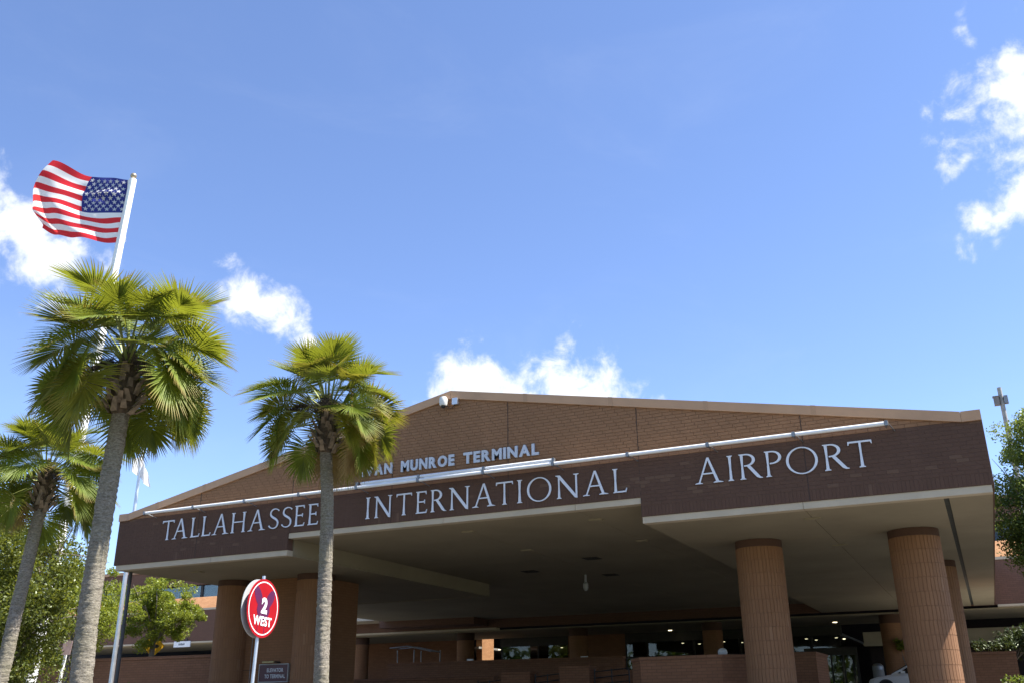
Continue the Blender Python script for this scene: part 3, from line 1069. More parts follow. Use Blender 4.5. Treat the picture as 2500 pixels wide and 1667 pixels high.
for (x0, x1), z, lb in [((-20.85, -19.62), 2.55, 'dark metal railing at the left of the stepped brick piers'),
                        ((-18.14, -16.94), 2.75, 'dark metal railing between the two short brick piers'),
                        ((-15.48, -13.9), 2.9, 'dark metal railing beside the broad brick planter')]:
    t = thing('railing', lb, 'railing', ((x0 + x1) / 2, 12.1, 0.14), 'railings between the brick piers')
    for i in range(3):
        b = MB()
        xx = x0 + 0.05 + (x1 - x0 - 0.1) * i / 2
        b.tube([(xx, 12.1, 0.14), (xx, 12.1, z)], 0.028, 8)
        b.build('post', M['dark_metal'], t)
    for i in range(4):
        b = MB()
        zz = z - 0.05 - i * 0.24
        b.tube([(x0 + 0.02, 12.1, zz - 0.06), (x1 - 0.02, 12.1, zz + 0.06)], 0.022, 8)
        b.build('rail', M['dark_metal'], t)
    b = MB()
    b.box(x0 - 0.06, x1 + 0.06, 12.45, 12.6, 0.14, z - 0.05)
    b.build('back_wall', M['wall_brick'], t)
pl = thing('brick_planter', 'broad brick planter with cut corners behind the shaded round column', 'planter', (-10, 8, 0.14))
fp = [(-12.2, 7.4), (-11.5, 6.2), (-8.6, 5.75), (-7.9, 6.5), (-7.9, 10.0), (-12.2, 10.0)]
b = MB()
b.prism([(x, y, 0.14) for x, y in fp], (0, 0, 2.78))
b.build('brick_face', M['wall_brick'], pl)
b = MB()
cx_, cy_ = -10.0, 8.0
b.prism([(cx_ + (x - cx_) * 1.015, cy_ + (y - cy_) * 1.015, 2.925) for x, y in fp], (0, 0, 0.11))
b.build('coping', M['wall_brick'], pl)
b = MB()
b.ball((-8.9, 7.2, 3.16), 0.17, 12, sz=0.85)
tag(shade_auto(b.build('globe_lamp', M['ivory'])), 'small pale globe on the broad brick planter', 'lamp')
pl2 = wall_thing('brick_planter', 'brick planter wall beneath the dark shrubs at the right of the sunlit column', 'planter', (1, 20, 0.14),
                 ('brick_face', 'wall_brick', [(-3.1, 0.22, 20.0, 23.4, 0.14, 3.36)]), ('coping', 'wall_brick', [(-3.12, 0.24, 19.97, 23.42, 3.365, 3.47)]))
pl3 = wall_thing('ramp_pier', 'narrow brick pier seen just right of the shaded round column', 'pier', (-7, 14, 0.14),
                 ('brick_face', 'wall_brick', [(-7.95, -6.9, 14.0, 17.0, 0.14, 3.3)]), ('coping', 'wall_brick', [(-7.98, -6.87, 13.97, 17.03, 3.305, 3.40)]))
# ------------------------------------------------------------------ lettering on the facade
CAPH = 0.715


def seg_stem(x, w=0.082, top=True, bot=True, s=0.065):
    """flared roman stem, polygon anticlockwise"""
    r, l = [], []
    h = w / 2
    if bot:
        r += [(x + h + s, 0), (x + h + s, 0.022), (x + h + 0.012, 0.055)]
        l += [(x - h - s, 0), (x - h - s, 0.022), (x - h - 0.012, 0.055)]
    else:
        r += [(x + h, 0)]
        l += [(x - h, 0)]
    r += [(x + h - 0.008, 0.5)]
    l += [(x - h + 0.008, 0.5)]
    if top:
        r += [(x + h + 0.012, 0.945), (x + h + s, 0.978), (x + h + s, 1)]
        l += [(x - h - 0.012, 0.945), (x - h - s, 0.978), (x - h - s, 1)]
    else:
        r += [(x + h, 1)]
        l += [(x - h, 1)]
    return ('p', r + l[::-1])


def ell(cx, cy, rx, ry, a0, a1, n=28):
    return [(cx + rx * math.cos(R(a0 + (a1 - a0) * i / n)), cy + ry * math.sin(R(a0 + (a1 - a0) * i / n))) for i in range(n + 1)]


def bez(p, n=14):
    out = []
    for i in range(n):
        t = i / n
        a = (1 - t) ** 3, 3 * t * (1 - t) ** 2, 3 * t * t * (1 - t), t ** 3
        out.append((sum(a[k] * p[k][0] for k in range(4)), sum(a[k] * p[k][1] for k in range(4))))
    return out


def s_strip():
    sp = bez([(0.60, 0.86), (0.50, 1.02), (0.10, 1.02), (0.11, 0.74)]) + bez([(0.11, 0.74), (0.12, 0.53), (0.56, 0.52), (0.57, 0.27)]) + bez([(0.57, 0.27), (0.58, -0.04), (0.15, -0.03), (0.04, 0.17)]) + [(0.04, 0.17)]
    n = len(sp)
    o, i_ = [], []
    for k in range(n):
        a, b = sp[max(k - 1, 0)], sp[min(k + 1, n - 1)]
        tx, ty = b[0] - a[0], b[1] - a[1]
        q = math.hypot(tx, ty) or 1
        nx, ny = -ty / q, tx / q
        u = k / (n - 1)
        w = 0.022 + 0.028 * math.exp(-((u - 0.5) / 0.24) ** 2) + 0.012 * (math.exp(-(u / 0.04) ** 2) + math.exp(-((1 - u) / 0.04) ** 2))
        o.append((sp[k][0] + nx * w, sp[k][1] + ny * w))
        i_.append((sp[k][0] - nx * w, sp[k][1] - ny * w))
    return ('s', o, i_)


GLYPH = {
    'I': (0.26, [seg_stem(0.13)]),
    'T': (0.82, [seg_stem(0.41, top=False), ('p', [(0.0, 0.86), (0.028, 0.86), (0.06, 0.935), (0.76, 0.935), (0.792, 0.86), (0.82, 0.86), (0.81, 1.0), (0.01, 1.0)])]),
    'L': (0.60, [seg_stem(0.12), ('p', [(0.12, 0.0), (0.56, 0.0), (0.60, 0.17), (0.572, 0.17), (0.53, 0.06), (0.12, 0.055)])]),
    'E': (0.60, [seg_stem(0.12), ('p', [(0.12, 0.0), (0.56, 0.0), (0.60, 0.16), (0.572, 0.16), (0.53, 0.06), (0.12, 0.055)]),
                 ('p', [(0.12, 0.945), (0.50, 0.94), (0.535, 0.85), (0.562, 0.85), (0.55, 1.0), (0.12, 1.0)]),
                 ('p', [(0.12, 0.49), (0.43, 0.49), (0.455, 0.43), (0.48, 0.43), (0.48, 0.61), (0.455, 0.61), (0.43, 0.545), (0.12, 0.545)])]),
    'H': (0.93, [seg_stem(0.13), seg_stem(0.80), ('p', [(0.13, 0.50), (0.80, 0.50), (0.80, 0.552), (0.13, 0.552)])]),
    'A': (1.07, [('p', [(0.13, 0.03), (0.185, 0.03), (0.575, 1.03), (0.50, 1.03)]), ('p', [(0.815, 0.03), (0.925, 0.03), (0.578, 1.032), (0.51, 0.985)]),
                 ('p', [(0.0, 0), (0.29, 0), (0.29, 0.02), (0.20, 0.055), (0.12, 0.055), (0.0, 0.02)]), ('p', [(0.70, 0), (1.07, 0), (1.07, 0.02), (0.945, 0.056), (0.78, 0.056), (0.70, 0.02)]),
                 ('p', [(0.27, 0.36), (0.79, 0.36), (0.775, 0.412), (0.29, 0.412)])]),
    'N': (1.0, [seg_stem(0.16, 0.07, top=False), ('p', [(0.02, 1.0), (0.02, 0.978), (0.10, 0.94), (0.82, 0.0), (0.925, -0.03), (0.925, 0.05), (0.205, 1.0)]),
                ('p', [(0.86, 0.0), (0.925, -0.03), (0.927, 0.945), (1.0, 0.978), (1.0, 1.0), (0.78, 1.0), (0.78, 0.978), (0.862, 0.945)])]),
    'O': (1.13, [('s', ell(0.565, 0.5, 0.565, 0.525, 0, 360, 56), ell(0.565, 0.5, 0.47, 0.482, 0, 360, 56))]),
    'P': (0.66, [seg_stem(0.12), ('s', [(0.12, 1.0), (0.25, 1.0)] + ell(0.28, 0.745, 0.36, 0.255, 88, -88, 24) + [(0.19, 0.485)], [(0.12, 0.95), (0.25, 0.95)] + ell(0.27, 0.745, 0.26, 0.205, 88, -88, 24) + [(0.19, 0.535)])]),
    'R': (0.80, [seg_stem(0.12), ('s', [(0.12, 1.0), (0.25, 1.0)] + ell(0.27, 0.752, 0.34, 0.248, 88, -88, 24) + [(0.19, 0.50)], [(0.12, 0.95), (0.25, 0.95)] + ell(0.26, 0.752, 0.24, 0.198, 88, -88, 24) + [(0.19, 0.55)]),
                 ('p', [(0.28, 0.52), (0.62, 0.055), (0.72, 0.0), (0.84, 0.0), (0.84, 0.022), (0.77, 0.05), (0.41, 0.54)])]),
    'S': (0.64, [s_strip()]),
}


def glyph_mesh(ch, x, z, width, caph, y0=-0.02, th=0.026):
    gw_, strokes = GLYPH[ch]
    sx = width / gw_
    b = MB()
    for i, st in enumerate(strokes):
        yf = y0 - th - 0.0016 * i
        if st[0] == 'p':
            b.prism([(x + px * sx, y0, z + pz * caph) for px, pz in st[1]], (0, yf - y0, 0))
        else:
            o, n_ = st[1], st[2]
            n = len(o)
            v = [(x + p[0] * sx, yf, z + p[1] * caph) for p in o] + [(x + p[0] * sx, yf, z + p[1] * caph) for p in n_]
            v += [(a, y0, c) for a, _, c in v]
            f = []
            for k in range(n - 1):
                f += [(k, k + 1, n + k + 1, n + k), (k, 2 * n + k, 2 * n + k + 1, k + 1), (n + k, n + k + 1, 3 * n + k + 1, 3 * n + k)]
            f += [(0, n, 3 * n, 2 * n), (n - 1, 3 * n - 1, 4 * n - 1, 2 * n - 1)]
            b.add(v, f)
    return b


WORDS = [
    ('TALLAHASSEE', [(-27.70, -27.13), (-27.17, -26.42), (-26.30, -25.86), (-25.77, -25.34), (-25.27, -24.51), (-24.42, -23.74), (-23.63, -22.86), (-22.73, -22.27), (-22.17, -21.71), (-21.61, -21.17), (-21.04, -20.60)],
     'pale silver roman letters of the first word, TALLAHASSEE, on the dark fascia'),
    ('INTERNATIONAL', [(-18.69, -18.49), (-18.36, -17.65), (-17.48, -16.89), (-16.74, -16.31), (-16.19, -15.63), (-15.52, -14.76), (-14.66, -13.86), (-13.83, -13.24), (-13.12, -12.91), (-12.76, -11.95), (-11.82, -11.05), (-10.93, -10.13), (-9.98, -9.54)],
     'pale silver roman letters of the middle word, INTERNATIONAL, on the dark fascia'),
    ('AIRPORT', [(-7.51, -6.71), (-6.58, -6.39), (-6.24, -5.64), (-5.53, -5.05), (-4.95, -4.11), (-3.97, -3.36), (-3.31, -2.69)],
     'pale silver roman letters of the last word, AIRPORT, on the dark fascia'),
]
for word, ext, lb in WORDS:
    t = thing('sign_lettering', lb, 'lettering', ((ext[0][0] + ext[-1][1]) / 2, 0, 7.34), 'words of the roman lettering on the fascia')
    for ch, (x0, x1) in zip(word, ext):
        glyph_mesh(ch, x0, 7.345, x1 - x0, CAPH).build('letter', M['letter'], t)


def text_mesh(s, h, mat, bold=0.0, depth=0.05, width=None):
    """a line of sans capitals, x from 0, baseline z = 0, faces -y; returns mesh and width"""
    cu_ = bpy.data.curves.new('txt', 'FONT')
    cu_.body = s
    cu_.size = 1.0
    cu_.offset = bold
    cu_.space_character = 1.08
    cu_.extrude = 0.5
    cu_.resolution_u = 6
    ob = bpy.data.objects.new('txt', cu_)
    col.objects.link(ob)
    bpy.context.view_layer.update()
    dg = bpy.context.evaluated_depsgraph_get()
    me = bpy.data.meshes.new_from_object(ob.evaluated_get(dg))
    bpy.data.objects.remove(ob)
    bpy.data.curves.remove(cu_)
    n = len(me.vertices)
    a = np.empty(n * 3)
    me.vertices.foreach_get('co', a)
    a = a.reshape(-1, 3)
    lo, hi = a.min(0), a.max(0)
    k = h / (hi[1] - lo[1])
    kx = k if width is None else width / (hi[0] - lo[0])
    b = np.empty_like(a)
    b[:, 0] = (a[:, 0] - lo[0]) * kx
    b[:, 2] = (a[:, 1] - lo[1]) * k
    b[:, 1] = -(a[:, 2] + 0.5) * depth
    me.vertices.foreach_set('co', b.ravel())
    me.materials.clear()
    me.materials.append(mat)
    me.polygons.foreach_set('material_index', [0] * len(me.polygons))
    me.update()
    return me, (hi[0] - lo[0]) * kx


t = thing('sign_lettering', 'row of small grey block letters mounted on the gable above the strip lights', 'lettering', (-15.6, 0, 8.78))
for word, xa, xb in (('IVAN', -18.86, -17.68), ('MUNROE', -17.33, -15.32), ('TERMINAL', -14.98, -12.33)):
    ms = [text_mesh(ch, 0.37, M['letter_grey'], bold=0.045, depth=0.06) for ch in word]
    tot = sum(w for _, w in ms)
    gap = 0.055
    k = (xb - xa - gap * (len(word) - 1)) / tot
    x = xa
    for me, w in ms:
        o = link('letter', me, t)
        o.location = (x, -0.02, 8.78)
        o.scale = (k, 1, 1)
        x += w * k + gap

# ------------------------------------------------------------------ strip lights along the fascia
XL0, XL1, NL, LY, LZ = -28.24, -2.24, 11, -0.45, 8.335
stp = (XL1 - XL0) / NL
ORD = ['first', 'second', 'third', 'fourth', 'fifth', 'sixth', 'seventh', 'eighth', 'ninth', 'tenth', 'last']
for i in range(NL):
    x0, x1 = XL0 + i * stp, XL0 + (i + 1) * stp
    dbl = 4 <= i <= 6
    lb = ('%s white strip light from the left end of the row above the fascia' % ORD[i]) if i < 10 else 'last white strip light, at the right end of the row above the fascia'
    t = thing('strip_light', lb + (', doubled' if dbl else ''), 'strip light', ((x0 + x1) / 2, LY, LZ), 'strip lights along the fascia')
    b = MB()
    b.tube([(x0 + 0.05, LY, LZ), (x1 - 0.05, LY, LZ)], 0.055, 14)
    shade_auto(b.build('housing', M['white_metal'], t))
    if dbl:
        b = MB()
        b.tube([(x0 + (0.05 if i > 4 else 0.14), LY + 0.05, LZ + 0.125), (x1 - 0.05, LY + 0.05, LZ + 0.125)], 0.055, 14)
        b.box(x0 + 0.2, x1 - 0.1, LY + 0.02, LY + 0.06, LZ + 0.03, LZ + 0.1)
        shade_auto(b.build('upper_housing', M['white_metal'], t))
    for xe in ((x0,) if i < NL - 1 else (x0, x1)):
        b = MB()
        b.tube([(xe - 0.05, LY, LZ), (xe + 0.05, LY, LZ)], 0.03, 8)
        b.box(xe - 0.04, xe + 0.04, LY - 0.065, LY + 0.065, LZ - 0.065, LZ + 0.065)
        if dbl or i == 7:
            b.box(xe - 0.04, xe + 0.04, LY - 0.02, LY + 0.12, LZ + 0.066, LZ + 0.18)
        b.build('coupling', M['galv'], t)
        b = MB()
        b.tube([(xe + 0.06, LY + 0.05, LZ - 0.02), (xe + 0.16, -0.001, LZ - 0.12)], 0.014, 6)
        b.tube([(xe - 0.04, LY + 0.05, LZ), (xe - 0.04, -0.001, LZ)], 0.012, 6)
        b.build('arm', M['galv'], t)

# ------------------------------------------------------------------ cameras and small fittings on the gable and ceiling
t = thing('security_camera', 'ivory dome security camera just under the gable peak', 'camera', (-15.62, -0.2, 10.9))
b = MB()
b.lathe((-15.66, -0.24, 10.87), [(0.06, 0.22), (0.115, 0.20), (0.135, 0.14), (0.135, 0.0), (0.115, -0.08), (0.10, -0.09)][::-1], 20)
shade_auto(b.build('housing', M['ivory'], t))
b = MB()
b.ball((-15.66, -0.24, 10.78), 0.085, 16)
shade_auto(b.build('dome', M['black'], t))
b = MB()
b.box(-15.72, -15.60, -0.2, -0.002, 10.98, 11.06)
b.build('wall_arm', M['ivory'], t)
b = MB()
b.tube([(-15.60, -0.12, 10.80), (-15.5, -0.08, 10.72), (-15.4, -0.05, 10.74), (-15.33, -0.04, 10.85)], 0.012, 6)
b.build('cable', M['black'], t)
t = thing('junction_box', 'small grey junction box beside the dome security camera', 'box', (-15.29, -0.05, 10.9))
b = MB()
b.box(-15.38, -15.20, -0.14, -0.002, 10.82, 11.02)
b.build('box', M['aluminium'], t)
b = MB()
b.box(-15.39, -15.19, -0.152, -0.141, 10.81, 11.03)
b.build('lid', M['aluminium'], t)
t = thing('pendant_camera', 'pale camera hanging on a stem from the dark soffit', 'camera', (-16.5, 14.2, 6.97))
b = MB()
b.tube([(-16.5, 14.2, ZM), (-16.5, 14.2, ZM - 0.32)], 0.05, 12)
b.build('stem', M['sign_back'], t)
b = MB()
b.lathe((-16.5, 14.2, ZM - 0.70), [(0.05, 0.0), (0.09, 0.05), (0.12, 0.12), (0.12, 0.30), (0.06, 0.38)], 16)
shade_auto(b.build('housing', M['sign_back'], t))

# ------------------------------------------------------------------ oval road sign
SX, SY, SZ, SR = -13.30, -11.20, 3.355, 0.545
t = thing('road_sign', 'round red double-faced sign with purple butterfly and white numeral 2 on a metal post', 'sign', (SX, SY, 0))
NRM = Vector((0.993, 0.118, 0.0)).normalized()
TAN = Vector((0, 0, 1)).cross(NRM).normalized()      # to the reader's right when facing the sign
TILT = -0.045                                          # the whole sign leans a little
TU = TAN * math.cos(TILT) + Vector((0, 0, 1)) * math.sin(TILT)
TV = -TAN * math.sin(TILT) + Vector((0, 0, 1)) * math.cos(TILT)
FC = Vector((SX, SY, SZ)) + NRM * 0.05


def on_sign(u, v, d=0.0, c=FC):
    return c + TU * u + TV * v + NRM * d


def disc(mb, c, r0, r1, d, n=56, ns=1):
    if r0 <= 0:
        mb.prism([on_sign(r1 * math.cos(2 * math.pi * i / n), r1 * math.sin(2 * math.pi * i / n), d, c) for i in range(n)], NRM * 0.012 * ns)
    else:
        v = [on_sign(r * math.cos(2 * math.pi * i / n), r * math.sin(2 * math.pi * i / n), d, c) for r in (r0, r1) for i in range(n)]
        mb.add(v, [(i, n + i, n + (i + 1) % n, (i + 1) % n) for i in range(n)])
    return mb


o = disc(MB(), FC, 0, SR, 0).build('front_panel', M['red'], t)
disc(MB(), FC, SR - 0.068, SR - 0.048, 0.0145).build('ring', M['white_print'], o)
BC = Vector((SX, SY, SZ)) - NRM * 0.06
disc(MB(), BC, 0, SR, -0.012).build('rear_panel', M['sign_back'], t, label='rear panel, pale grey inner side, partly shaded by the front panel')


def blob(pts, d, parent, mat, name):
    b = MB()
    n = len(pts)
    b.add([on_sign(u * SR, v * SR, d) for u, v in pts], [tuple(range(n))])
    return b.build(name, mat, parent)


def wing(cx, cy, a, b_, rot):
    return [(cx + x * math.cos(rot) - y * math.sin(rot), cy + x * math.sin(rot) + y * math.cos(rot)) for x, y in ell(0, 0, a, b_, 0, 360, 26)[:-1]]


wingL = wing(-0.36, 0.36, 0.20, 0.40, 0.62)
wingR = wing(0.36, 0.34, 0.20, 0.38, -0.62)
low = [(0.0, 0.20), (0.20, 0.22), (0.38, 0.08), (0.40, -0.10), (0.30, -0.28), (0.12, -0.42), (0.04, -0.52), (-0.04, -0.52), (-0.12, -0.42), (-0.30, -0.28), (-0.40, -0.10), (-0.38, 0.08), (-0.20, 0.22)][::-1]
mk = MB()
for j, pp in enumerate((wingL, wingR, low)):
    mk.add([on_sign(u * SR, v * SR, 0.0135 + 0.0008 * j) for u, v in pp], [tuple(range(len(pp)))])
mk.build('butterfly_mark', M['purple'], o)


def sign_text(s, h, w, uc, v0, bold, parent, name, mat, d=0.017, cen=FC, U=None, V=None, N=None):
    me, wd = text_mesh(s, h, mat, bold=bold, depth=0.003, width=w)
    ob = link(name, me, parent)
    U, V, N = U or TU, V or TV, N or NRM
    mm = Matrix((U, -N, V)).transposed().to_4x4()
    mm.translation = cen + U * (uc - w / 2) + V * v0 + N * d
    ob.matrix_basis = mm
    ob.matrix_parent_inverse = Matrix.Identity(4) if parent.name not in BASE else Matrix.Translation(-BASE[parent.name])
    return ob


sign_text('2', 0.30, 0.20, 0.02, -0.10, 0.05, o, 'numeral', M['white_print'])
sign_text('WEST', 0.175, 0.62, 0.0, -0.325, 0.028, o, 'lettering', M['white_print'])
b = MB()
for u0, w, v1, v0 in ((-0.15, 0.012, -0.33, -0.45), (0.08, 0.016, -0.34, -0.47)):
    b.add([on_sign(u0, v1, 0.0155), on_sign(u0 + w, v1, 0.0155), on_sign(u0 + w, v0, 0.0155), on_sign(u0, v0, 0.0155)], [(0, 3, 2, 1)])
b.build('rust_streak', M['purple'], o)
b = MB()
pb = Vector((SX, SY, SZ)) - TV * (SZ / TV.z)
pt = Vector((SX, SY, SZ)) + TV * (SR + 0.065)
b.tube([pb, pt], 0.032, 14)
shade_auto(b.build('post', M['aluminium'], t))

# ------------------------------------------------------------------ elevator sign on the shaft wall
t = thing('wall_sign', 'maroon wall sign with grey letters and thin frame beside the red sign post', 'sign', (-25.87, 4.96, 2.8))
ex0, ex1, ez0, ez1, ey = -26.72, -25.34, 2.49, 3.11, 4.90
b = MB()
b.box(ex0, ex1, ey, 4.998, ez0, ez1)
pnl = b.build('panel', M['maroon'], t)
b = MB()
for q in ((ex0 - 0.03, ex1 + 0.03, ez1 + 0.001, ez1 + 0.03), (ex0 - 0.03, ex1 + 0.03, ez0 - 0.03, ez0 - 0.001), (ex0 - 0.03, ex0 - 0.001, ez0, ez1), (ex1 + 0.001, ex1 + 0.03, ez0, ez1)):
    b.box(q[0], q[1], ey - 0.015, 4.998, q[2], q[3])
b.build('frame', M['sign_back'], t)
ecx = (ex0 + ex1) / 2
for s, w, z in (('ELEVATOR', 0.80, 2.835), ('TO TERMINAL', 1.0, 2.61)):
    sign_text(s, 0.145, w, 0, 0, 0.025, pnl, 'lettering', M['letter_grey'], d=0.002, cen=Vector((ecx + 0.08, ey, z)), U=Vector((1, 0, 0)), V=Vector((0, 0, 1)), N=Vector((0, -1, 0)))
t = thing('sign_lamp', 'slim brass lamp above the maroon wall sign', 'lamp', (-26.0, 4.8, 3.2))
b = MB()
b.tube([(-26.45, 4.72, 3.20), (-25.9, 4.72, 3.20)], 0.035, 10)
b.build('lamp_tube', plain('brass lamp', (0.55, 0.45, 0.2), 0.35, 0.3), t)
b = MB()
b.tube([(-25.86, 4.72, 3.20), (-25.82, 4.998, 3.20)], 0.03, 8)
b.build('arm', M['dark_metal'], t)

# ------------------------------------------------------------------ flagpoles and flags
PT = Vector((-28.88, -2.75, 21.52))
PB = Vector((-29.69, -3.14, 0.0))
t = thing('flagpole', 'tall white tapering flagpole rising behind the biggest palm', 'flagpole', PB)
b = MB()
b.tube([PB, PB.lerp(PT, 0.35), PB.lerp(PT, 0.7), PT], [0.20, 0.195, 0.175, 0.14], 24)
shade_auto(b.build('pole', M['pole_white'], t))
b = MB()
b.ball(PT + Vector((0, 0, 0.16)), 0.125, 20)
b.tube([PT, PT + Vector((0, 0, 0.06))], 0.06, 12)
shade_auto(b.build('ball_finial', M['bronze_ball'], t), 60)
b = MB()
b.tube([PT + Vector((0.10, -0.12, -0.1)), PB + Vector((0.17, -0.18, 1.3))], 0.008, 5)
b.build('halyard', M['white_print'], t)
b = MB()
b.lathe(PB, [(0.36, 0), (0.36, 0.05), (0.24, 0.16), (0.2, 0.2)], 24)
shade_auto(b.build('base_collar', M['aluminium'], t))

E1 = Vector((-0.9007, -0.4345, 0.0))      # along the fly
E3 = Vector((0.4345, -0.9007, 0.0))       # across the cloth
FH, FL = 2.80, 4.10
F0 = PT + E1 * 0.21 + Vector((0, 0, -0.02))


def flag_pt(u, v):
    u, v = max(u, 0.0), max(v, 0.0)
    xe = 2.62 + 2.1 * math.sin(math.pi * min(v * 0.92 + 0.12, 1.0)) ** 1.0 * 0.43 - 0.12 * v
    c = max(0.0, (u - 0.78) / 0.22)
    x = 1.31 * xe * (u - 0.085 * c * c * (1 - 0.8 * v))
    z = -v * FH + (1.25 * (1 - v) + 0.80 * v) * u ** (1.7 + 0.9 * v)
    lean = -0.085 * v * FH * (1 - u)
    w = 0.36 * u ** 0.8 * math.sin(2 * math.pi * (1.5 * u + 0.45 * v) + 0.6) + 0.11 * u * math.sin(2 * math.pi * (3.1 * u - 1.2 * v) + 1.0)
    # diagonal pulls from the hoist and a deep crease across the canton
    w += 0.035 * math.sin(2 * math.pi * (3.4 * v + 2.2 * u)) * (1 - u) ** 0.6 * min(1, u * 8)
    w += 0.16 * math.exp(-((v - 0.24 - 0.10 * u) / 0.055) ** 2) * math.exp(-((u - 0.24) / 0.22) ** 2)
    # fly end curls away, lower corner doubles back
    w -= 0.95 * c ** 1.5 * (1 - 0.6 * v)
    k = max(0.0, (u - 0.70) / 0.30) * math.exp(-((v - 0.80) / 0.12) ** 2)
    w += 0.16 * k
    z += 0.08 * k
    z += 0.03 * math.sin(2 * math.pi * 2.1 * u + 4 * v) * u
    return F0 + E1 * (x + lean) + E3 * w + Vector((0, 0, z))


NU, NV = 80, 78
CU_, CV_ = 0.4, 7 / 13
v, f, mi = [], [], []
for j in range(NV + 1):
    for i in range(NU + 1):
        v.append(flag_pt(i / NU, j / NV))
for j in range(NV):
    for i in range(NU):
        f.append((j * (NU + 1) + i, j * (NU + 1) + i + 1, (j + 1) * (NU + 1) + i + 1, (j + 1) * (NU + 1) + i))
        uc, vc = (i + .5) / NU, (j + .5) / NV
        mi.append(2 if uc < CU_ and vc < CV_ else int(vc * 13) % 2)
fl = MB()
fl.v, fl.f, fl.mi, fl.tone = v, f, mi, [0.0] * len(v)
t = thing('flag', 'large waving flag with red and white stripes and a starred blue canton', 'flag', F0)
cl = fl.build('cloth', [M['flag_red'], M['flag_white'], M['flag_blue']], t, smooth=True)


def flag_nrm(u, v):
    a = flag_pt(u + 0.01, v) - flag_pt(u - 0.01, v)
    b_ = flag_pt(u, v + 0.01) - flag_pt(u, v - 0.01)
    return a.cross(b_).normalized()


st = MB()
for r_ in range(9):
    for c_ in range(6 if r_ % 2 == 0 else 5):
        u0 = CU_ * ((1 + 2 * c_) if r_ % 2 == 0 else (2 + 2 * c_)) / 12
        v0 = CV_ * (r_ + 1) / 10
        for sd in (1, -1):
            pts = []
            for k in range(10):
                rr = 0.038 * (1.0 if k % 2 == 0 else 0.40)
                a = math.pi * k / 5
                uu, vv = u0 + rr * math.sin(a) * FH / FL, v0 - rr * math.cos(a)
                pts.append(flag_pt(uu, vv) + flag_nrm(uu, vv) * 0.012 * sd)
            st.add([sum(pts, Vector()) / 10] + pts, [(0, 1 + k, 1 + (k + 1) % 10) for k in range(10)])
st.build('star_field', M['flag_white'], cl)
b = MB()
hp = [flag_pt(0, k / 20) for k in range(21)]
hq = [p - E1 * 0.07 for p in hp]
b.add(hp + hq, [(k, k + 1, 22 + k, 21 + k) for k in range(20)])
b.build('hoist_band', M['flag_white'], t)

# slim second pole with a limp white flag
P2 = Vector((-34.9, 5.1, 13.55))
t = thing('flagpole', 'slim silver flagpole with a gold ball behind the far end of the gable', 'flagpole', (P2.x, P2.y, 0))
b = MB()
b.tube([(P2.x, P2.y, 0), (P2.x, P2.y, P2.z * 0.6), P2], [0.10, 0.09, 0.06], 14)
shade_auto(b.build('pole', M['aluminium'], t))
b = MB()
b.ball(P2 + Vector((0, 0, 0.16)), 0.12, 16)
b.tube([P2, P2 + Vector((0, 0, 0.07))], 0.05, 8)
shade_auto(b.build('ball_finial', M['gold'], t), 60)
b = MB()
NU2, NV2 = 40, 24
RH = Vector((0.9007, 0.4345, 0))
for j in range(NV2 + 1):
    for i in range(NU2 + 1):
        u, vv = i / NU2, j / NV2
        x = -0.36 + 0.86 * u
        top = -0.85 - 0.55 * abs(u - 0.42) ** 1.2 * 2 - 0.55 * u
        h = 0.85 * (0.62 + 0.5 * math.sin(math.pi * u)) 
        z = top - vv * h
        w = 0.16 * math.sin(9 * u + 1.2 * vv) * (0.5 + 0.5 * vv) + 0.05 * math.sin(19 * u)
        x += (0.10 * vv if u > 0.5 else 0.08 * vv)
        p = P2 + RH * x + E3 * (w + 0.12) + Vector((0, 0, z))
        b.v.append(tuple(p))
        b.tone.append(0.0)
for j in range(NV2):
    for i in range(NU2):
        b.f.append((j * (NU2 + 1) + i, j * (NU2 + 1) + i + 1, (j + 1) * (NU2 + 1) + i + 1, (j + 1) * (NU2 + 1) + i))
        b.mi.append(0)
tag(b.build('flag', M['flag_white'], smooth=True), 'small limp white flag on the slim silver flagpole', 'flag')
t = thing('flagpole', 'thin pale pole between the biggest palm trunk and the leafy trees', 'flagpole', (-42.9, 9.7, 0))
b = MB()
b.tube([(-43.0, 9.75, 0), (-42.55, 9.55, 12.0)], [0.10, 0.075], 12)
shade_auto(b.build('pole', M['pole_white'], t))
b = MB()
b.ball((-42.55, 9.55, 12.12), 0.12, 12)
b.build('ball_finial', M['gold'], t)

# ------------------------------------------------------------------ palms


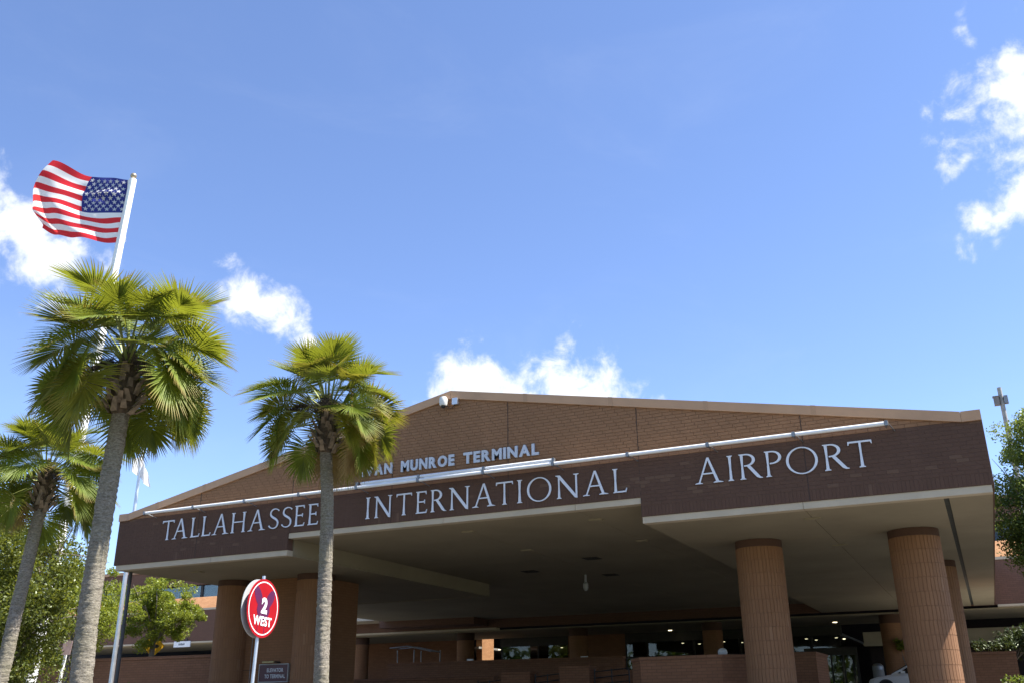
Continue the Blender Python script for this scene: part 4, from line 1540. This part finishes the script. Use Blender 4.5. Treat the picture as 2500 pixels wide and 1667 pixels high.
def frond_mesh(seed, lp, ls, droop, fold, dry=False, mat=None, blade=0.3):
    """fan leaf: stalk along +x from the origin, blade of narrow folded segments round a curved midrib"""
    r = random.Random(seed)
    vs, fs, mi, tip = [], [], [], []

    def addv(p, tp):
        vs.append(tuple(p))
        tip.append(tp)
        return len(vs) - 1
    # stalk, arched a little
    n = 7
    bend = 0.10 + 0.10 * r.random()
    pts = [Vector((lp * k / n, 0, -bend * (k / n) ** 2 * lp)) for k in range(n + 1)]
    for k in range(n):
        w0, w1 = 0.030 - 0.014 * k / n, 0.030 - 0.014 * (k + 1) / n
        a = [addv(pts[k] + Vector(q) * w0, 0) for q in ((0, 1, 0.2), (0, 0, -0.6), (0, -1, 0.2))]
        c = [addv(pts[k + 1] + Vector(q) * w1, 0) for q in ((0, 1, 0.2), (0, 0, -0.6), (0, -1, 0.2))]
        for q in range(3):
            fs.append((a[q], a[(q + 1) % 3], c[(q + 1) % 3], c[q]))
            mi.append(1)
    tang = (pts[-1] - pts[-2]).normalized()
    # midrib curving down
    rib = [pts[-1]]
    bd = blade + r.uniform(-0.08, 0.08)
    d = (tang * math.cos(bd) + Vector((-tang.z, 0, tang.x)) * -math.sin(bd)).normalized()
    rl = 0.50 * ls
    for k in range(8):
        d = (d + Vector((0, 0, -0.05 - 0.09 * droop))).normalized()
        rib.append(rib[-1] + d * rl / 8)
    NS = 60
    span = 122.0
    for i in range(NS):
        ph = -span + 2 * span * i / (NS - 1) + r.uniform(-1.2, 1.2)
        q = abs(ph) / span
        tpos = max(0.0, 1 - q) ** 0.8
        k = tpos * 8
        k0 = min(int(k), 7)
        base = rib[k0].lerp(rib[k0 + 1], k - k0)
        fw = (rib[k0 + 1] - rib[k0]).normalized()
        side = Vector((0, 1, 0))
        up = fw.cross(side) * -1
        if up.z < 0:
            up = -up
        d0 = fw * math.cos(R(ph)) + side * math.sin(R(ph)) + up * (fold * abs(math.sin(R(ph))))
        d0.normalize()
        length = ls * (0.80 + 0.20 * math.cos(R(ph))) * r.uniform(0.92, 1.06) * (1.0 - 0.35 * tpos)
        wmax = length * R(2 * span / NS) * 0.88
        wd = d0.cross(up).normalized()
        nrm = wd.cross(d0).normalized()
        dr = droop * r.uniform(0.55, 1.5) * (2.0 if r.random() < 0.18 else 1.0)
        side_w = r.uniform(-0.05, 0.05)
        NSG = 6
        prev = None
        p = base.copy()
        dd = d0.copy()
        for s_ in range(NSG + 1):
            t_ = s_ / NSG
            if s_:
                dd = (dd + Vector((0, 0, -dr * 0.30 * t_ ** 1.6)) + wd * side_w * 0.15).normalized()
                p = p + dd * length / NSG
            w = wmax * (0.22 + 0.78 * min(1, t_ / 0.38)) if t_ < 0.38 else wmax * max(0.03, (1 - t_) / 0.62) ** 0.9
            wv = dd.cross(nrm)
            if wv.length < 1e-3:
                wv = wd
            wv.normalize()
            a = addv(p + wv * w * 0.5, t_)
            c = addv(p - nrm * w * 0.20, t_)
            e = addv(p - wv * w * 0.5, t_)
            if prev:
                fs.append((prev[0], a, c, prev[1]))
                fs.append((prev[1], c, e, prev[2]))
                mi += [0, 0]
            prev = (a, c, e)
    me = bpy.data.meshes.new('frond')
    me.from_pydata(vs, [], fs)
    me.materials.append(mat or (M['leaf_palm_dry'] if dry else M['leaf_palm']))
    me.materials.append(M['petiole'])
    me.polygons.foreach_set('material_index', mi)
    at = me.attributes.new('tip', 'FLOAT', 'POINT')
    at.data.foreach_set('value', tip)
    me.update()
    return me


FROND = [frond_mesh(11, 0.80, 1.02, 0.10, 0.34, blade=0.15), frond_mesh(12, 0.95, 1.06, 0.18, 0.26, blade=0.45), frond_mesh(13, 0.88, 1.05, 0.34, 0.30, blade=0.7),
         frond_mesh(14, 0.95, 1.02, 0.60, 0.22, blade=0.95), frond_mesh(15, 0.70, 1.00, 0.14, 0.45, blade=0.1), frond_mesh(16, 0.92, 1.06, 0.26, 0.16, blade=0.8)]
FROND_Y = [frond_mesh(17, 0.85, 1.02, 0.24, 0.26, mat=M['leaf_palm_yellow'], blade=0.5), frond_mesh(18, 0.90, 1.0, 0.48, 0.2, mat=M['leaf_palm_yellow'], blade=0.85)]
FROND_DRY = frond_mesh(21, 0.95, 0.92, 1.1, 0.10, True, blade=1.0)


def palm(label, base, top, r0, r1, n_fr, scale, seed, clusters, spin=0.0, n_dry=2, yellow=0.06):
    r = random.Random(seed)
    t = thing('palm_tree', label, 'palm', base, 'palms before the terminal')
    base, top = Vector(base), Vector(top)
    # trunk: ringed, slightly wavy, swelling under the crown
    b = MB()
    H = top.z - base.z
    NR, SG = int(H / 0.035), 26
    ph = [r.uniform(0, 6.28) for _ in range(6)]
    for k in range(NR + 1):
        q = k / NR
        z = H * q
        c = base.lerp(top, q) + Vector((0.06 * math.sin(q * 4 + ph[0]), 0.06 * math.sin(q * 3.3 + ph[1]), 0)) * math.sin(math.pi * q)
        rad = r0 + (r1 - r0) * q + 0.10 * math.exp(-z / 0.25) * r0 / 0.18
        ring = 0.004 * math.sin(z * 2 * math.pi / 0.105 + 0.8 * math.sin(z * 5)) + 0.004 * r.uniform(-1, 1)
        for s_ in range(SG):
            a = 2 * math.pi * s_ / SG
            w = rad + ring + 0.007 * math.sin(3 * a + ph[2] + z * 2.1) + r.uniform(-0.011, 0.011)
            b.v.append((c.x + w * math.cos(a), c.y + w * math.sin(a), c.z))
            b.tone.append(0.0)
    for k in range(NR):
        for s_ in range(SG):
            b.f.append((k * SG + s_, k * SG + (s_ + 1) % SG, (k + 1) * SG + (s_ + 1) % SG, (k + 1) * SG + s_))
            b.mi.append(0)
    b.build('trunk', M['palm_trunk'], t, smooth=True)
    # fibrous head of the trunk and old split leaf bases
    hd = MB()
    pr = [(r1 * 1.0, -0.10), (r1 * 1.3, 0.08), (r1 * 1.5, 0.35), (r1 * 1.45, 0.62), (r1 * 0.95, 0.95), (r1 * 0.4, 1.2), (0.02, 1.3)]
    hd.lathe(top, [(a * scale, h * scale) for a, h in pr], 18)
    for i in range(len(hd.v)):
        p = Vector(hd.v[i])
        hd.v[i] = tuple(p + Vector((r.uniform(-1, 1), r.uniform(-1, 1), r.uniform(-1, 1))) * 0.022)
    hd.build('fibre_head', M['fibre'], t)
    bt = MB()
    for k in range(46):
        a = k * 2.39996 + r.uniform(-0.2, 0.2)
        q = k / 46
        z = top.z + scale * (-0.12 + 0.80 * q)
        rr = scale * r1 * (1.15 + 0.35 * math.sin(math.pi * min(1, q + 0.25)))
        o = Vector((math.cos(a), math.sin(a), 0))
        s_ = Vector((-math.sin(a), math.cos(a), 0))
        p0 = Vector((top.x, top.y, z)) + o * rr * 0.9
        ln = scale * r.uniform(0.16, 0.30)
        lean = s_ * r.uniform(-0.5, 0.5)
        d = (o * r.uniform(0.35, 0.8) + Vector((0, 0, 1)) * r.uniform(0.5, 1.0) + lean).normalized()
        w = 0.055 * scale
        bt.add([p0 - s_ * w, p0 + s_ * w, p0 + s_ * w * 0.7 + d * ln + o * 0.02, p0 - s_ * w * 0.7 + d * ln, p0 + o * 0.04 - s_ * w, p0 + o * 0.04 + s_ * w, p0 + o * 0.045 + s_ * w * 0.6 + d * ln, p0 + o * 0.045 - s_ * w * 0.6 + d * ln],
               [(0, 1, 2, 3), (4, 7, 6, 5), (0, 3, 7, 4), (1, 5, 6, 2), (2, 6, 7, 3)])
    bt.build('leaf_bases', M['boot'], t)
    hub = top + Vector((0, 0, 0.84 * scale))
    for k in range(n_fr):
        q = (k + 0.5) / n_fr
        az = spin + k * 2.39996 + r.uniform(-0.15, 0.15)
        el = R(84 - 108 * q ** 0.95 + r.uniform(-8, 8))
        if q > 0.62 and math.cos(az - math.atan2(-25.9 - base.y, -0.86 - base.x)) > 0.86:
            az += 1.1
        var = r.choice((0, 4, 0, 1)) if q < 0.3 else (r.choice((0, 1, 5, 2)) if q < 0.65 else r.choice((2, 3, 5, 1)))
        me = FROND[var]
        if q > 0.2 and r.random() < yellow:
            me = r.choice(FROND_Y)
        if k >= n_fr - n_dry:
            me = FROND_DRY
        o = bpy.data.objects.new('frond', me)
        col.objects.link(o)
        put_under(o, t)
        sc = scale * r.uniform(0.88, 1.08) * (0.86 if q < 0.12 else 1.0)
        roll = r.uniform(-0.8, 0.8)
        mt = Matrix.Translation(hub + Vector((math.cos(az), math.sin(az), 0)) * 0.10 * scale + Vector((0, 0, (0.22 - 0.50 * q) * scale)))
        mt = mt @ Matrix.Rotation(az, 4, 'Z') @ Matrix.Rotation(-el, 4, 'Y') @ Matrix.Rotation(roll, 4, 'X') @ Matrix.Scale(sc, 4)
        o.matrix_basis = mt
        o.matrix_parent_inverse = Matrix.Translation(-BASE[t.name])
        if k >= n_fr - n_dry:
            o['label'] = 'dry tan frond'
    # fruit stalks with many small dark drupes
    for az, el, ln, dens in clusters:
        fr, sk = MB(), MB()
        d = Vector((math.cos(az), math.sin(az), math.tan(R(el)))).normalized()
        p = hub.copy()
        path = [p.copy()]
        for s_ in range(10):
            d = (d + Vector((0, 0, -0.13))).normalized()
            p = p + d * ln / 10
            path.append(p.copy())
        sk.tube(path, [0.018 - 0.0012 * i for i in range(11)], 5)
        for s_ in range(3, 11):
            for q in range(dens):
                e = (Vector((r.gauss(0, 1), r.gauss(0, 1), r.gauss(0, 0.8) - 0.5))).normalized() * r.uniform(0.08, 0.30) * (1.15 - 0.06 * s_) * scale
                tip_ = path[s_] + e + d * r.uniform(-0.05, 0.05)
                sk.tube([path[s_], path[s_] + e * 0.55 + Vector((0, 0, 0.02)), tip_], 0.0035, 3, cap=False)
                for w in range(5):
                    c = path[s_].lerp(tip_, r.uniform(0.35, 1.05)) + Vector((r.uniform(-1, 1), r.uniform(-1, 1), r.uniform(-1, 1))) * 0.035
                    g_ = 0.011
                    fr.add([c + Vector(x) * g_ for x in ((1, 0, 0), (-1, 0, 0), (0, 1, 0), (0, -1, 0), (0, 0, 1), (0, 0, -1))],
                           [(0, 2, 4), (2, 1, 4), (1, 3, 4), (3, 0, 4), (2, 0, 5), (1, 2, 5), (3, 1, 5), (0, 3, 5)])
        s_o = sk.build('fruit_stalk', M['fruit_stalk'], t)
        fr.build('fruit_cluster', M['fruit'], s_o, kind='stuff')
    return t


LEFT = math.atan2(-0.4345, -0.9007)
palm('biggest palm, in front of the white flagpole, with dark fruit hanging from its crown', (-14.66, -13.93, 0), (-14.68, -13.94, 6.80), 0.19, 0.155, 54, 1.07, 3,
     [(LEFT - 0.25, -8, 1.25, 34), (LEFT + 0.1, 20, 0.9, 22), (LEFT + 2.6, 10, 0.9, 22)], 0.4, 0)
palm('middle palm with brown-tipped fronds standing in front of the facade lettering', (-14.84, -6.78, 0), (-15.21, -6.96, 7.72), 0.185, 0.15, 46, 1.14, 5,
     [(LEFT + 0.4, 38, 1.0, 26), (LEFT + 1.6, 42, 0.9, 22), (LEFT + 2.8, 36, 1.0, 26), (LEFT - 1.2, 40, 0.9, 20)], 1.1, 2, 0.45)
palm('smaller palm at the left edge with a slightly leaning grey trunk', (-22.50, -9.80, 0), (-22.09, -9.58, 6.38), 0.18, 0.145, 46, 1.0, 8,
     [(LEFT + 2.4, 25, 0.8, 16)], 2.0, 1)

# ------------------------------------------------------------------ leafy trees and shrubs


def leaf_mesh(name, centers, sizes, leaf, per, mat, seed):
    """many small pointed leaves in clumps; centers (n,3), sizes (n,) clump radii"""
    g_ = np.random.default_rng(seed)
    n = len(centers)
    tot = n * per
    c = np.repeat(np.asarray(centers, float), per, axis=0)
    rad = np.repeat(np.asarray(sizes, float), per)
    d = g_.normal(size=(tot, 3))
    d /= np.linalg.norm(d, axis=1)[:, None]
    p = c + d * (rad * g_.uniform(0.15, 1.0, tot) ** 0.6)[:, None] * np.array([1, 1, 0.72])
    ax = g_.normal(size=(tot, 3)) + d * 0.7 + np.array([0, 0, 0.15])
    ax /= np.linalg.norm(ax, axis=1)[:, None]
    sd = np.cross(ax, g_.normal(size=(tot, 3)))
    sd /= np.linalg.norm(sd, axis=1)[:, None]
    L_ = leaf * g_.uniform(0.65, 1.25, tot)[:, None]
    v = np.empty((tot, 4, 3))
    v[:, 0] = p - ax * L_ * 0.5
    v[:, 1] = p + sd * L_ * 0.26
    v[:, 2] = p + ax * L_ * 0.5
    v[:, 3] = p - sd * L_ * 0.26
    me = bpy.data.meshes.new(name)
    me.vertices.add(tot * 4)
    me.vertices.foreach_set('co', v.ravel())
    me.loops.add(tot * 4)
    me.loops.foreach_set('vertex_index', np.arange(tot * 4, dtype=np.int32))
    me.polygons.add(tot)
    me.polygons.foreach_set('loop_start', np.arange(0, tot * 4, 4, dtype=np.int32))
    me.materials.append(mat)
    me.update(calc_edges=True)
    return me


def tree(label, base, crown_c, crown_r, mat, seed, clumps=90, per=90, leaf=0.13, trunk_r=0.14, group=None, name='leafy_tree', hollow=0.55):
    r = random.Random(seed)
    t = thing(name, label, 'tree', base, group)
    base, cc, cr_ = Vector(base), Vector(crown_c), Vector(crown_r)
    b = MB()
    fork = base.lerp(Vector((cc.x, cc.y, cc.z - cr_.z * 0.75)), 0.85)
    fork.z = cc.z - cr_.z * 0.8
    mid = base.lerp(fork, 0.5) + Vector((r.uniform(-.1, .1), r.uniform(-.1, .1), 0))
    b.tube([base, mid, fork], [trunk_r * 1.2, trunk_r, trunk_r * 0.85], 10)
    cen, siz = [], []
    limbs = []
    for k in range(9):
        a = 2 * math.pi * k / 9 + r.uniform(-.3, .3)
        e = cc + Vector((cr_.x * 0.68 * math.cos(a), cr_.y * 0.68 * math.sin(a), cr_.z * r.uniform(-0.4, 0.75)))
        m_ = fork.lerp(e, 0.5) + Vector((0, 0, 0.12 * cr_.z))
        b.tube([fork - Vector((0, 0, 0.1)), m_, e], [trunk_r * 0.55, trunk_r * 0.33, trunk_r * 0.1], 7)
        limbs.append((m_, e))
        for w in range(3):
            s0 = m_.lerp(e, r.uniform(0.2, 0.9))
            e2 = s0 + Vector((r.gauss(0, 1) * cr_.x, r.gauss(0, 1) * cr_.y, r.gauss(0.2, 0.8) * cr_.z)) * 0.28
            b.tube([s0, s0.lerp(e2, 0.5) + Vector((0, 0, 0.05)), e2], [trunk_r * 0.2, trunk_r * 0.12, trunk_r * 0.05], 5)
    shade_auto(b.build('trunk', M['bark'], t), 60)
    while len(cen) < clumps:
        d = Vector((r.gauss(0, 1), r.gauss(0, 1), r.gauss(0, 1))).normalized()
        q = r.uniform(hollow, 1.0) if r.random() < 0.8 else r.uniform(0.1, hollow)
        lump = 1 + 0.16 * math.sin(3.1 * d.x + seed) * math.cos(2.7 * d.y + 1.3 * seed) + 0.12 * math.sin(5 * d.z + 2 * d.x + seed)
        p = cc + Vector((d.x * cr_.x, d.y * cr_.y, d.z * cr_.z)) * q * lump
        cen.append(p)
        siz.append(r.uniform(0.13, 0.26) * (cr_.x + cr_.z) / 2 * (1.0 if q > 0.5 else 1.3))
    link('crown', leaf_mesh('crown', [tuple(c) for c in cen], siz, leaf, per, mat, seed), t)
    return t


tree('big dark green tree at the left edge behind the leaning palm', (-26.9, -6.4, 0), (-26.5, -6.7, 4.7), (2.3, 2.3, 2.9), M['leaf_dark'], 31, 220, 240, 0.105, 0.13)
tree('pale green tree behind the biggest palm trunk', (-38.7, 6.3, 0), (-38.5, 5.7, 5.9), (2.0, 2.2, 2.5), M['leaf_light'], 32, 100, 190, 0.125, 0.10)
tree('round bright green tree beneath the far corner of the canopy', (-41.2, 13.1, 0.14), (-40.5, 12.7, 6.35), (2.25, 2.3, 1.85), M['leaf_light'], 33, 120, 230, 0.12, 0.15)
tree('tall leafy tree beside the right-hand end of the canopy', (2.1, 12.4, 0), (2.15, 12.6, 7.6), (2.05, 2.0, 3.9), M['leaf_mid'], 34, 260, 260, 0.11, 0.12)
tree('dark leafy tree low at the left, its branches spreading before the flagpole foot', (-29.7, -4.8, 0), (-29.8, -4.9, 4.4), (1.4, 1.4, 2.0), M['leaf_dark'], 35, 90, 190, 0.105, 0.08)


def shrub(label, c, rad, mat, seed, clumps=26, per=70, leaf=0.11, z0=0.14):
    r = random.Random(seed)
    t = thing('shrub', label, 'shrub', (c[0], c[1], z0))
    b = MB()
    cen, siz = [], []
    for k in range(clumps):
        d = Vector((r.gauss(0, 1), r.gauss(0, 1), abs(r.gauss(0, 1)))).normalized()
        p = Vector(c) + Vector((d.x * rad[0], d.y * rad[1], d.z * rad[2])) * r.uniform(0.4, 1.0)
        cen.append(tuple(p))
        siz.append(0.30 * (rad[0] + rad[2]) / 2)
        if k % 3 == 0:
            b.tube([(c[0], c[1], z0), (c[0] + (p.x - c[0]) * 0.4, c[1] + (p.y - c[1]) * 0.4, (z0 + p.z) / 2 + 0.1), p], [0.03, 0.02, 0.008], 5)
    b.build('stems', M['bark'], t)
    link('foliage', leaf_mesh('foliage', cen, siz, leaf, per, mat, seed), t)


shrub('dark glossy shrub with lit leaf tips in the planter by the sunlit column', (0.25, 22.0, 3.6), (1.5, 1.0, 0.95), M['leaf_shrub'], 41, 40, 90, 0.14, 3.2)
shrub('dark shrub filling the right-hand end of the planter', (2.6, 22.3, 3.2), (2.0, 1.2, 1.2), M['leaf_shrub'], 42, 40, 90, 0.14, 0.14)
shrub('small bright green shrub beyond the white car', (-4.9, 33.9, 4.3), (0.75, 0.6, 0.7), M['leaf_light'], 43, 18, 60, 0.16, 1.85)
shrub('green bush at the lower right corner before the planter', (0.15, 9.0, 1.5), (1.0, 0.8, 0.85), M['leaf_mid'], 44, 30, 80, 0.13, 0.0)
shrub('low clipped green hedge at the lower left corner', (-29.5, 1.0, 1.75), (2.2, 0.7, 0.55), M['leaf_mid'], 45, 50, 90, 0.10, 0.0)

# far belt of trees round the airfield
r = random.Random(77)
cen, siz = [], []
for k in range(800):
    a = r.uniform(0, 2 * math.pi)
    dd = r.uniform(110, 170)
    p = (dd * math.cos(a) - 15, dd * math.sin(a), r.uniform(0.5, 19.0) * r.uniform(0.5, 1))
    cen.append(p)
    siz.append(r.uniform(3, 6))
link('treeline', leaf_mesh('treeline', cen, siz, 1.6, 60, M['leaf_mid'], 78), None, 'stuff')
for o in [bpy.data.objects['treeline']]:
    o['label'] = 'far belt of green trees round the airfield'
    o['category'] = 'treeline'

# ------------------------------------------------------------------ lamp post, signs, cart, car, small things
t = thing('lamp_post', 'tall wooden light post with a boxy floodlight rising above the right-hand tree', 'lamp post', (1.5, 20, 0))
b = MB()
b.tube([(1.62, 20.0, 0.0), (1.60, 20.0, 14.75)], [0.14, 0.095], 12)
shade_auto(b.build('post', plain('weathered post', (0.30, 0.29, 0.27), 0.8, 0, 0.3, 6, 0.4), t))
b = MB()
b.box(1.28, 1.50, 19.78, 20.02, 13.92, 14.30)
b.box(1.25, 1.53, 19.75, 20.05, 14.30, 14.33)
b.build('floodlight', plain('dull bronze housing', (0.20, 0.17, 0.15), 0.5), t)
b = MB()
b.box(1.70, 1.86, 19.88, 20.1, 13.98, 14.34)
b.build('floodlight', M['galv'], t)

t = thing('warning_sign', 'yellow diamond warning sign with a black mark beside the bright green tree', 'sign', (-42.3, 14.4, 0.14))
yc = Vector((-42.15, 14.3, 4.75))
yn = Vector((0.80, -0.60, 0)).normalized()
yt = Vector((0, 0, 1)).cross(yn).normalized()
b = MB()
b.prism([yc + yt * a * 0.60 + Vector((0, 0, c * 0.60)) for a, c in ((0, -1), (1, 0), (0, 1), (-1, 0))], yn * 0.02)
yo = b.build('panel', M['yellow_sign'], t)
b = MB()
for k, pp in enumerate((ell(-0.14, 0.02, 0.13, 0.09, 0, 360, 16)[:-1], ell(0.16, -0.02, 0.13, 0.09, 0, 360, 16)[:-1], [(-0.1, -0.05), (0.2, 0.02), (0.18, 0.1), (-0.12, 0.03)])):
    b.add([yc + yt * a + Vector((0, 0, c)) + yn * (0.023 + 0.001 * k) for a, c in pp], [tuple(range(len(pp)))])
b.build('black_mark', M['black'], yo)
b = MB()
b.tube([yc - yn * 0.04 - Vector((0, 0, 4.6)), yc - yn * 0.04 + Vector((0, 0, 0.55))], 0.035, 8)
b.build('post', M['galv'], t)

t = thing('hanging_sign', 'small white sign with blurred dark marks hanging from the far building soffit', 'sign', (-58.3, 33, 6.1))
b = MB()
b.box(-59.1, -57.4, 32.90, 32.97, 6.02, 6.46)
hs = b.build('panel', M['white_print'], t)
b = MB()
for k in range(5):
    b.box(-58.58 + k * 0.13, -58.50 + k * 0.13, 32.893, 32.899, 6.16, 6.31 - 0.02 * (k % 2))
b.build('dark_marks', M['black'], hs)
b = MB()
b.tube([(-57.8, 32.93, 6.46), (-57.8, 32.93, 6.66)], 0.05, 8)
b.build('bracket', M['black'], t)

t = thing('sign_post', 'faded back of a small sign on a white post left of the biggest palm trunk', 'sign', (-29.5, -2.0, 0))
b = MB()
b.tube([(-29.62, -2.1, 0), (-29.35, -2.05, 3.5)], 0.05, 10)
b.build('post', M['white_metal'], t)
b = MB()
b.prism([(-29.46, -2.16, 3.30), (-29.19, -2.02, 3.30), (-29.14, -2.02, 3.76), (-29.41, -2.16, 3.76)], (0.012, -0.02, 0))
b.build('panel', plain('faded sign back', (0.42, 0.30, 0.27), 0.6), t)

t = thing('luggage_frame', 'pale tubular metal frame with splayed legs standing on the upper drive', 'frame', (-34.8, 30, 1.85))
b = MB()
for (x0, z0, x1, z1) in ((-36.5, 5.12, -35.1, 5.20), (-35.1, 5.20, -33.3, 4.82)):
    for y in (29.4, 30.6):
        b.tube([(x0, y, z0), (x1, y, z1)], 0.035, 8)
for x, z in ((-36.5, 5.12), (-35.1, 5.20), (-33.3, 4.82)):
    b.tube([(x, 29.4, z), (x, 30.6, z)], 0.03, 8)
b.build('top_rail', M['galv'], t)
for x, y, dx in ((-35.9, 29.4, 0.12), (-34.6, 29.4, -0.05), (-33.35, 30.6, 0.05), (-34.8, 30.6, 0.05)):
    b = MB()
    b.tube([(x, y, 4.95), (x + dx, y, 1.85)], 0.035, 8)
    b.build('leg', M['galv'], t)

# white car on the upper drive, front towards the left
CX, CYY, CZ = -6.55, 28.6, 1.85
t = thing('parked_car', 'white car parked on the upper drive behind the sunlit column', 'car', (CX + 2.2, CYY, CZ))


def car_section(x, hw, zl, zt, rnd=0.10):
    return [(x, -hw, zl), (x, -hw, zt - rnd), (x, -hw + rnd, zt), (x, hw - rnd, zt), (x, hw, zt - rnd), (x, hw, zl)]


def loft(secs, mi=0):
    b = MB()
    n = len(secs[0])
    v = [(CX + p[0], CYY + p[1], CZ + p[2]) for s_ in secs for p in s_]
    f = []
    for k in range(len(secs) - 1):
        for q in range(n):
            f.append((k * n + q, k * n + (q + 1) % n, (k + 1) * n + (q + 1) % n, (k + 1) * n + q))
    f += [tuple(range(n))[::-1], tuple((len(secs) - 1) * n + q for q in range(n))]
    return b.add(v, f)


body = loft([car_section(0.0, 0.70, 0.35, 0.66), car_section(0.10, 0.80, 0.28, 0.76), car_section(0.45, 0.88, 0.24, 0.86), car_section(1.25, 0.90, 0.22, 0.98), car_section(2.6, 0.91, 0.22, 1.0), car_section(4.0, 0.90, 0.24, 1.03), car_section(4.55, 0.85, 0.3, 0.98), car_section(4.7, 0.75, 0.4, 0.85)])
shade_auto(body.build('body', M['car_paint'], t), 40)
cab = loft([car_section(1.15, 0.80, 0.96, 1.0, 0.02), car_section(1.95, 0.70, 0.97, 1.40, 0.08), car_section(2.35, 0.68, 0.97, 1.47, 0.10), car_section(3.2, 0.68, 0.97, 1.46, 0.10), car_section(4.2, 0.78, 0.97, 1.06, 0.03)])
cb = shade_auto(cab.build('cabin', M['car_paint'], t), 40)
for sy in (-1, 1):
    for xs in (((1.45, 1.02), (2.02, 1.34), (2.45, 1.40), (2.45, 1.02)), ((2.52, 1.02), (2.52, 1.40), (3.2, 1.37), (3.75, 1.06))):
        b = MB()
        b.prism([(CX + x, CYY + sy * (0.805 - 0.245 * (z - 1.0)), CZ + z) for x, z in xs], (0, sy * 0.012, 0))
        b.build('side_window', M['car_glass'], cb)
b = MB()
b.prism([(CX + 1.20, CYY - 0.70, CZ + 1.035), (CX + 1.20, CYY + 0.70, CZ + 1.035), (CX + 1.92, CYY + 0.62, CZ + 1.41), (CX + 1.92, CYY - 0.62, CZ + 1.41)], (-0.012, 0, 0.02))
b.build('windscreen', M['car_glass'], cb)
for x in (0.85, 3.75):
    for sy in (-1, 1):
        b = MB()
        b.tube([(CX + x, CYY + sy * 0.70, CZ + 0.33), (CX + x, CYY + sy * 0.92, CZ + 0.33)], 0.33, 24)
        wh = b.build('wheel', M['tyre'], t)
        b = MB()
        b.tube([(CX + x, CYY + sy * 0.90, CZ + 0.33), (CX + x, CYY + sy * 0.925, CZ + 0.33)], 0.21, 16)
        b.build('rim', M['chrome'], wh)
        b = MB()
        b.tube([(CX + x, CYY + sy * 0.895, CZ + 0.36), (CX + x, CYY + sy * 0.915, CZ + 0.36)], 0.395, 24)
        b.build('wheel_arch', M['black'], t)
for sy in (-1, 1):
    b = MB()
    b.box(CX + 0.10, CX + 0.45, CYY + sy * 0.70 - 0.14, CYY + sy * 0.70 + 0.14, CZ + 0.60, CZ + 0.74)
    b.build('headlight', M['head_lamp'], t)
    b = MB()
    b.box(CX + 1.62, CX + 1.82, CYY + sy * 0.99 - 0.08, CYY + sy * 0.99 + 0.08, CZ + 1.0, CZ + 1.12)
    b.build('wing_mirror', M['car_paint'], t)
t = thing('litter_bin', 'pale round-topped bin beside the white car', 'bin', (-6.5, 31.5, 1.85))
b = MB()
b.lathe((-6.35, 31.5, 1.85), [(0.27, 0), (0.30, 0.05), (0.30, 1.3)], 20)
shade_auto(b.build('body', M['concrete'], t))
b = MB()
b.lathe((-6.35, 31.5, 1.85), [(0.31, 1.31), (0.29, 1.5), (0.18, 1.62), (0.03, 1.66)], 20)
shade_auto(b.build('dome_lid', M['galv'], t))
